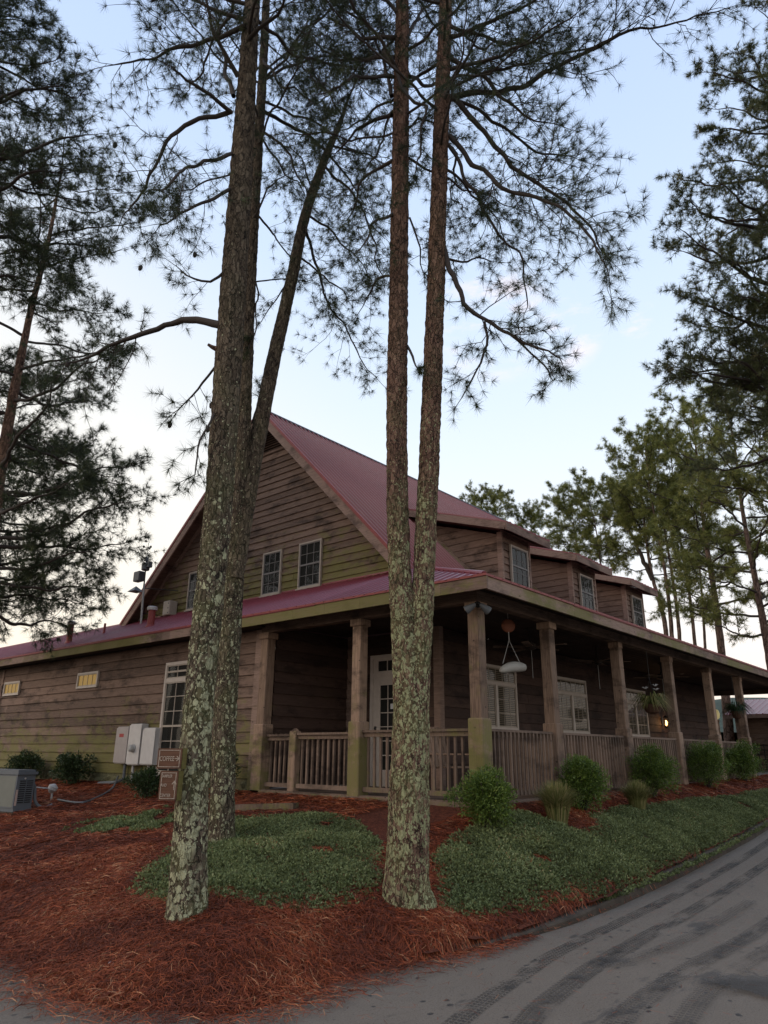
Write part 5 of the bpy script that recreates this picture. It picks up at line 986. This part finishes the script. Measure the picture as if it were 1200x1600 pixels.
# --- second left pine, forking
b2 = hit(345, 1318); D2 = float(np.hypot(b2[0], b2[1])); print('D1', D1, 'D2', D2, b1, b2)
t2 = thing('pine_tree', 'pine behind the lichened one, forking into a straight stem and a right-leaning stem', 'tree', b2, G2)
T2 = [b2-np.array([0, 0, .1])]+path([(346, 1290), (352, 1120), (362, 950), (372, 800), (384, 600), (392, 420), (402, 250), (412, 90), (418, -20)], D2, D2+.2); e = T2[-1]; T2 += [e+np.array([.1, 0, 2.5]), e+np.array([.1, .1, 5])]
trunk_mesh('trunk', T2, [.155, .145, .138, .135, .125, .09, .085, .08, .07, .06, .05, .02], t2, 'barkgrey', lambda z: float(np.interp(z, [0, 2, 4, 6, 8], [.75, .7, .5, .3, .05])), 48, .045)
T2b = path([(368, 905), (383, 800), (402, 690), (428, 560), (455, 440), (476, 340), (505, 255), (530, 195), (546, 150)], D2, D2+.6); trunk_mesh('leaning_stem', T2b, [.10, .12, .115, .105, .092, .082, .068, .045, .012], t2, 'barkgrey', lambda z: .25, 40, .045, .008, 0)
cr = Crown()
for pts, dd, r0, sec, stt in [
    ([(408, 172), (460, 200), (520, 250), (572, 320)], .6, .035, .8, .25), ([(405, 130), (440, 95), (480, 40), (500, -10)], -.5, .025, .8, .2), ([(410, 125), (470, 98), (540, 85)], .3, .03, .8, .2),
    ([(395, 420), (400, 470), (392, 545)], -.2, .015, .25, .8), ([(400, 440), (440, 436), (480, 445)], .3, .014, .5, .3), ([(396, 330), (430, 370), (470, 420)], 1., .02, .7, .3), ([(405, 200), (450, 240), (490, 330)], -.6, .025, .8, .3),
    ([(392, 350), (420, 300), (450, 270)], -.9, .02, .7, .3), ([(410, 90), (440, 130), (500, 160)], -1., .025, .8, .2), ([(380, 690), (400, 640), (412, 600)], .3, .01, .3, .7)]:
    S_ = limb_obj(t2, path(pts, D2+.15, D2+.15+dd), r0, .006); cr.limb(S_, r0, sec, NEAR, stt, .13)
for pts, dd, r0, sec, stt in [
    ([(520, 228), (560, 240), (620, 262)], .3, .022, .7, .1), ([(505, 258), (552, 305), (585, 375), (598, 450)], -.4, .025, .75, .2), ([(475, 350), (508, 455), (545, 525), (582, 590)], .1, .028, .8, .2), ([(480, 335), (530, 372), (575, 430)], .6, .022, .8, .2),
    ([(535, 180), (500, 130), (470, 100)], .3, .02, .8, .1), ([(546, 150), (570, 90), (600, 40)], .3, .02, .8, .1), ([(490, 300), (470, 250), (440, 225)], .5, .018, .7, .2), ([(460, 420), (430, 470), (410, 500)], .4, .014, .5, .4), ([(465, 400), (520, 440), (550, 470)], -.6, .018, .7, .2)]:
    S_ = limb_obj(t2, path(pts, D2+.45, D2+.5+dd), r0, .006); cr.limb(S_, r0, sec, NEAR, stt, .12)
auto_limbs(cr, T2, 11, 15.5, 14, 3., .9, NEAR, .09, t2, .2)
cr.build(t2, 34, .0040, .14, 'needle')

# --- twin-stemmed pine
b3 = hit(635, 1408); D3 = float(np.hypot(b3[0], b3[1])); t3 = thing('pine_tree', 'pine with one base splitting into two tall upright stems, right of centre', 'tree', b3, G2)
lz = lambda z: float(np.interp(z, [0, 1.5, 3.5, 4.5, 6, 9], [1.1, 1.1, .95, .5, .2, .03]))
L3 = [b3-np.array([.02, -.02, .1])]+path([(635, 1380), (638, 1250), (640, 1100), (632, 980), (624, 880), (620, 700), (622, 500), (625, 300), (627, 120), (628, -10)], D3, D3+.1); e = L3[-1]; L3 += [e+np.array([0, .1, 3]), e+np.array([0, .2, 6.])]
R3 = [b3+np.array([.05, -.05, -.1])]+path([(637, 1380), (641, 1250), (645, 1100), (655, 980), (662, 900), (671, 700), (679, 500), (686, 300), (692, 120), (697, -10)], D3+.03, D3+.1); e = R3[-1]; R3 += [e+np.array([.1, -.1, 3]), e+np.array([.15, -.1, 6.])]
trunk_mesh('trunk', L3, [.20, .195, .185, .165, .135, .115, .114, .112, .108, .1, .085, .06, .02], t3, 'barkred', lz); trunk_mesh('trunk', R3, [.195, .19, .18, .165, .132, .112, .110, .106, .102, .095, .085, .06, .02], t3, 'barkred', lambda z: min(1, lz(z)*1.1+.08))
cr = Crown()
for pts, dd, r0, sec, stt in [
    ([(690, 152), (740, 150), (800, 138), (840, 124), (900, 90), (980, 50), (1130, 12)], .8, .042, .85, .25), ([(700, 88), (752, 122), (800, 168), (868, 198)], .2, .035, .75, .2),
    ([(715, 158), (768, 220), (825, 280), (890, 322), (945, 395)], .5, .038, .8, .3), ([(702, 212), (760, 270), (800, 297), (870, 320), (920, 360), (955, 430)], -.4, .035, .8, .3),
    ([(700, 225), (770, 340), (812, 400), (826, 475)], .3, .026, .75, .3), ([(692, 382), (712, 450), (758, 503), (820, 530), (872, 562)], -.2, .04, .6, .4), ([(757, 503), (760, 540), (744, 580), (728, 622)], 0, .018, .5, .3), ([(792, 518), (830, 550), (860, 598)], .1, .014, .5, .3),
    ([(690, 402), (730, 408), (770, 410)], .4, .018, .6, .2), ([(695, 60), (760, 40), (830, 0), (880, -40)], -.5, .035, .9, .2), ([(700, 40), (780, 60), (850, 70)], .9, .03, .9, .2), ([(690, 260), (740, 300), (790, 370)], 1., .02, .8, .2), ([(690, 170), (720, 100), (760, 20)], -.9, .025, .9, .2), ([(695, 110), (760, 90), (830, 60), (900, 20)], -.6, .03, .8, .2), ([(700, 150), (770, 190), (840, 230), (900, 250)], 1.1, .03, .85, .25)]:
    S_ = limb_obj(t3, path(pts, D3+.1, D3+.1+dd), r0, .006); cr.limb(S_, r0, sec, NEAR, stt, .115)
for pts, dd, r0, sec, stt in [
    ([(612, 180), (570, 195), (520, 250)], .6, .03, .85, .1), ([(618, 60), (560, 50), (500, 20)], .3, .035, .9, .1), ([(615, 120), (560, 120), (500, 150)], -.6, .03, .9, .1), ([(600, 80), (640, 150), (665, 170), (645, 290)], -.3, .028, .3, .5), ([(615, 250), (570, 280), (540, 340)], .5, .025, .8, .15),
    ([(632, 200), (660, 190), (700, 200)], .8, .02, .8, .1), ([(640, 340), (660, 400), (668, 430)], .3, .014, .4, .3), ([(622, 430), (590, 440), (565, 480)], .4, .018, .6, .2), ([(620, 20), (590, -20), (560, -60)], .2, .03, .9, .1), ([(635, 60), (660, 20), (700, -10)], .8, .03, .9, .1), ([(618, 330), (590, 350), (560, 400)], -.5, .02, .7, .2), ([(636, 540), (650, 562), (656, 572)], -.2, .018, .15, .9), ([(612, 150), (590, 60), (540, 0)], .9, .03, .9, .1), ([(640, 120), (680, 130), (760, 100)], 1.4, .03, .9, .1), ([(615, 90), (540, 90), (470, 60)], 1.3, .03, .9, .2)]:
    S_ = limb_obj(t3, path(pts, D3+.05, D3+.05+dd), r0, .006); cr.limb(S_, r0, sec, NEAR, stt, .11)
auto_limbs(cr, L3, 9.0, 15.5, 16, 3., .95, NEAR, .09, t3, .2); auto_limbs(cr, R3, 9.0, 15.5, 16, 3.4, .95, NEAR, .09, t3, .2)
cr.build(t3, 34, .0040, .14, 'needle')

# --- side pines, middle distance
MID = dict(lift=.35, sub=2.7, fill=1., size=1.1, depth=1)
def side_pine(label, pts, dist, rad, zlo, zhi, n, lmax, sec, k, mat, nn=22, wd=.006, nl=.16, up=(-.1, .35), sides=None, spacing=.2, extra=(), top=3., bark='barkred', group=None, gw=1., name='pine_tree', tn=20):
    P = path(pts, dist); base = P[0]; P = list(P); e_ = P[-1]; dz = P[-1]-P[-2]; dz /= np.linalg.norm(dz); P.append(e_+dz*top*.3); P.append(e_+dz*top*.5)
    t = thing(name, label, 'tree', base, group); nr = len(P); S_ = smoothpath(P, .15); rr = np.interp(np.linspace(0, 1, len(S_)), [0, .1, 1], [rad*1.15, rad, .02]); V, F = tube_arr(S_, rr, tn); D = V-np.repeat(S_, tn, 0)
    V = V+D*np.array([[.14*mnoise.noise(Vector((v[0]*6, v[1]*6, v[2]*3)))] for v in V]); indexed('trunk', V, F, bark, None, [.1]*len(V), t); cr = Crown(); auto_limbs(cr, P, zlo, zhi, n, lmax, sec, k, rad, t, spacing, up, sides)
    for (pp, dd, r0, sc_, stt) in extra: Q = limb_obj(t, path(pp, dist, dist+dd), r0, .008); cr.limb(Q, r0, sc_, k, stt, spacing)
    m = cr.build(t, nn, wd, nl, mat, 'twig', gw); return m
def zat(px, py, dist): return float(at(px, py, dist)[2])
mm_ = []
mm_.append(side_pine('slender pine at left edge with trunk leaning up to the right', [(-45, 1230), (-20, 900), (10, 680), (45, 500), (75, 380), (90, 300)], 16, .17, zat(0, 960, 16), zat(90, 250, 16)+.6, 40, 3.3, .95, MID, 'needle', 26, .0075, .155, (-.25, .2), (-.9, .6, .35), .30, top=1.5))
mm_.append(side_pine('dark pine whose low boughs fill the upper left corner', [(-160, 1300), (-150, 800), (-130, 400), (-110, 100)], 11.5, .2, zat(-100, 420, 11.5), zat(-80, -60, 11.5), 34, 3.0, .9, MID, 'needle', 26, .0062, .135, (-.15, .3), (-1.2, .2, .55), .25, top=2.5))
mm_.append(side_pine('pine far left behind, its boughs hanging low over the wing roof', [(-150, 1240), (-120, 900), (-90, 640)], 19, .2, zat(-90, 960, 19), zat(-90, 560, 19), 22, 4.2, 1.1, MID, 'needle', 26, .0085, .17, (-.3, .15), (-1.0, .3, .6), .30, top=3.))
RGT = dict(lift=.5, sub=2.8, fill=1., size=1.05, depth=1)
mm_.append(side_pine('tall dense grey-green pine whose boughs enter from the right edge', [(1330, 1240), (1300, 900), (1280, 500), (1262, 200), (1250, 20)], 14, .22, zat(1280, 700, 14), zat(1250, 60, 14), 64, 3.3, .8, RGT, 'needleright', 26, .0078, .13, (-.15, .3), (1.6, 3.4, .6), .25, top=.6))
print('tufts', mm_)
# --- background pines beyond the right end of the building
FAR = dict(lift=.5, sub=2.6, fill=.9, size=1., depth=1)
GB = 'tall pines beyond the far end of the building'
def far(label, pts, dist, rad, y_lo, y_hi, n, lmax, top=2.5, extra=(), sec=1.1, mat='needlefar', nn=20, nl=.25, wd=.017, up=(.0, .5), sides=None):
    P = path(pts, dist); return side_pine(label, pts, dist, rad*.62, zat(pts[-1][0], y_lo, dist), zat(pts[-1][0], y_hi, dist)+.8, int(n*.95), lmax, sec*.9, FAR, mat, nn, wd, nl, up, sides, .5, extra, top, 'barkfar', GB, 1.8, tn=14)
far('background pine forking low, just right of the third dormer', [(1046, 1150), (1041, 994), (1030, 940), (1020, 904), (1012, 860), (1005, 800), (1000, 745)], 38, .24, 905, 730, 24, 3.6, 2.5, [([(1020, 906), (1002, 868), (987, 835), (975, 790), (968, 750)], 0, .13, 1.2, .5)])
far('background pine with bare straight trunk, second from the fork', [(1055, 1150), (1050, 997), (1040, 900), (1027, 829), (1015, 760), (1010, 715)], 36, .2, 850, 705, 22, 3.2)
far('background pine close beside the bare straight one', [(1068, 1150), (1062, 1000), (1052, 910), (1038, 826), (1030, 770), (1025, 735)], 40, .2, 860, 720, 22, 3.2)
far('thinner background pine between the close pair and the thick trunk', [(1096, 1150), (1086, 1009), (1076, 920), (1062, 838), (1052, 770), (1050, 730)], 42, .19, 900, 720, 22, 3.2)
far('thinnest background pine left of the thick trunk', [(1108, 1150), (1102, 1015), (1096, 920), (1089, 850), (1080, 780)], 46, .17, 930, 770, 20, 3.4)
far('thick-trunked background pine with branches all the way down', [(1140, 1160), (1128, 1024), (1115, 920), (1101, 832), (1092, 740), (1085, 680)], 34, .3, 980, 650, 32, 3.8)
far('rightmost background pine with drooping low boughs at the frame edge', [(1225, 1170), (1200, 1015), (1181, 910), (1161, 802), (1148, 700), (1140, 660)], 30, .27, 1010, 650, 34, 4.4, 2., (), 1.1, 'needlefar', 20, .23, .016)
far('rounded background pine behind the second dormer', [(950, 1130), (941, 930), (937, 868), (930, 820), (925, 800)], 42, .17, 905, 765, 26, 3.4, 1.2)
far('background pine left of the others, behind the first dormer roof', [(905, 1130), (905, 960), (900, 850), (895, 810)], 44, .17, 900, 785, 24, 3.4, 1.)
far('small lone treetop showing above the first dormer roof', [(772, 1100), (768, 900), (764, 820), (762, 790)], 48, .16, 825, 772, 26, 2.0, .6)
far('small treetop between the lone one and the second dormer', [(842, 1100), (836, 900), (832, 840), (830, 815)], 50, .15, 845, 805, 18, 1.7, .6)
far('tall background pine whose crown rises in front of the right edge', [(1290, 1180), (1262, 900), (1245, 760), (1235, 640)], 26, .26, 820, 600, 20, 4.0, 2., (), 1.2, 'needlefar', 20, .21, .014, (-.1, .4), (1.6, 3.6, .5))

# ------------------------------------------------------------------ outbuilding, lattice and hill beyond the porch
ob = thing('outbuilding', 'small brown clapboard outbuilding with red roof seen past the last porch post', 'building', (34, 8, 1.))
mb = MB(); siding(mb, (31.5, 0, 0), (0, 1, 0), (-1, 0, 0), 1.0, 3.05, lambda z: (3.2, 8.25), .2); siding(mb, (0, 8.25, 0), (1, 0, 0), (0, 1, 0), 1., 3.05, lambda z: (31.5, 37), .2); siding(mb, (0, 3.2, 0), (1, 0, 0), (0, -1, 0), 1., 3.05, lambda z: (31.5, 37), .2); mb.build('wall', 'siding', ob)
mb = MB(); ribbed(mb, (31.1, 2.8, 3.1), (31.1, 8.6, 3.1), (34.2, 8.6, 3.85), (34.2, 2.8, 3.85)); ribbed(mb, (37.4, 8.6, 3.1), (37.4, 2.8, 3.1), (34.2, 2.8, 3.85), (34.2, 8.6, 3.85)); mb.build('roof', MAT['roof'], ob)
mb = MB(); mb.box((31.08, 2.8, 2.95), (31.12, 8.6, 3.08), 0, .4); mb.build('fascia', 'trimx', ob)
mb = MB(); mb.box((31.4, 7.9, 1), (31.47, 8.3, 3.0), 0, 1.); mb.build('corner_board', 'trimx', ob)
lt = thing('lattice_fence', 'dark square lattice panel standing before the outbuilding', 'fence', (29.8, 6.3, 1.)); mb = MB()
for k in range(17): mb.box((29.78, 4.0+k*.2, 1.05), (29.80, 4.03+k*.2, 1.95))
for k in range(6): mb.box((29.81, 4.0, 1.08+k*.165), (29.83, 7.3, 1.11+k*.165))
mb.build('lattice', 'black', lt)
for y in (3.97, 5.6, 7.3): mb = MB(); mb.box((29.76, y, .9), (29.85, y+.08, 2.0)); mb.build('post', 'dark', lt)
V = []; nx, ny = 24, 40
for i in range(nx):
    for j in range(ny): x = 110+i*8; y = -60+j*8; V.append((x, y, 1+7*math.exp(-((x-170)/55)**2)*(.8+.25*math.sin(y*.03))*1.6+1.0*mnoise.noise(Vector((x*.12, y*.12, 0)))))
struct(indexed('hill', V, [(i*ny+j, (i+1)*ny+j, (i+1)*ny+j+1, i*ny+j+1) for i in range(nx-1) for j in range(ny-1)], 'hillgreen'))
# timber edging by the porch
p0, p1 = hit(369, 1268), hit(462, 1266); mb = MB(); mb.obox(((p0+p1)/2)+np.array([0, 0, .03]), p1-p0, np.linalg.norm(p1-p0)/2, np.cross((0, 0, 1), p1-p0), .07, (0, 0, 1), .07, 0, .2, .4)
tag(mb.build('timber_edging', 'rail', None, base=p0), 'low weathered timber edging the bed left of the porch', 'garden edging')
# small stone on the straw
p0 = hit(173, 1510); mb = MB(); mb.lathe(p0+np.array([0, 0, .015]), [(0, -.01), (.02, 0), (.018, .012), (0, .02)], 7); tag(mb.build('pebble', 'flower', None, base=p0), 'small pale pebble lying on the pine straw', 'stone')

for o in bpy.data.objects:
    if '_b' in o: del o['_b']
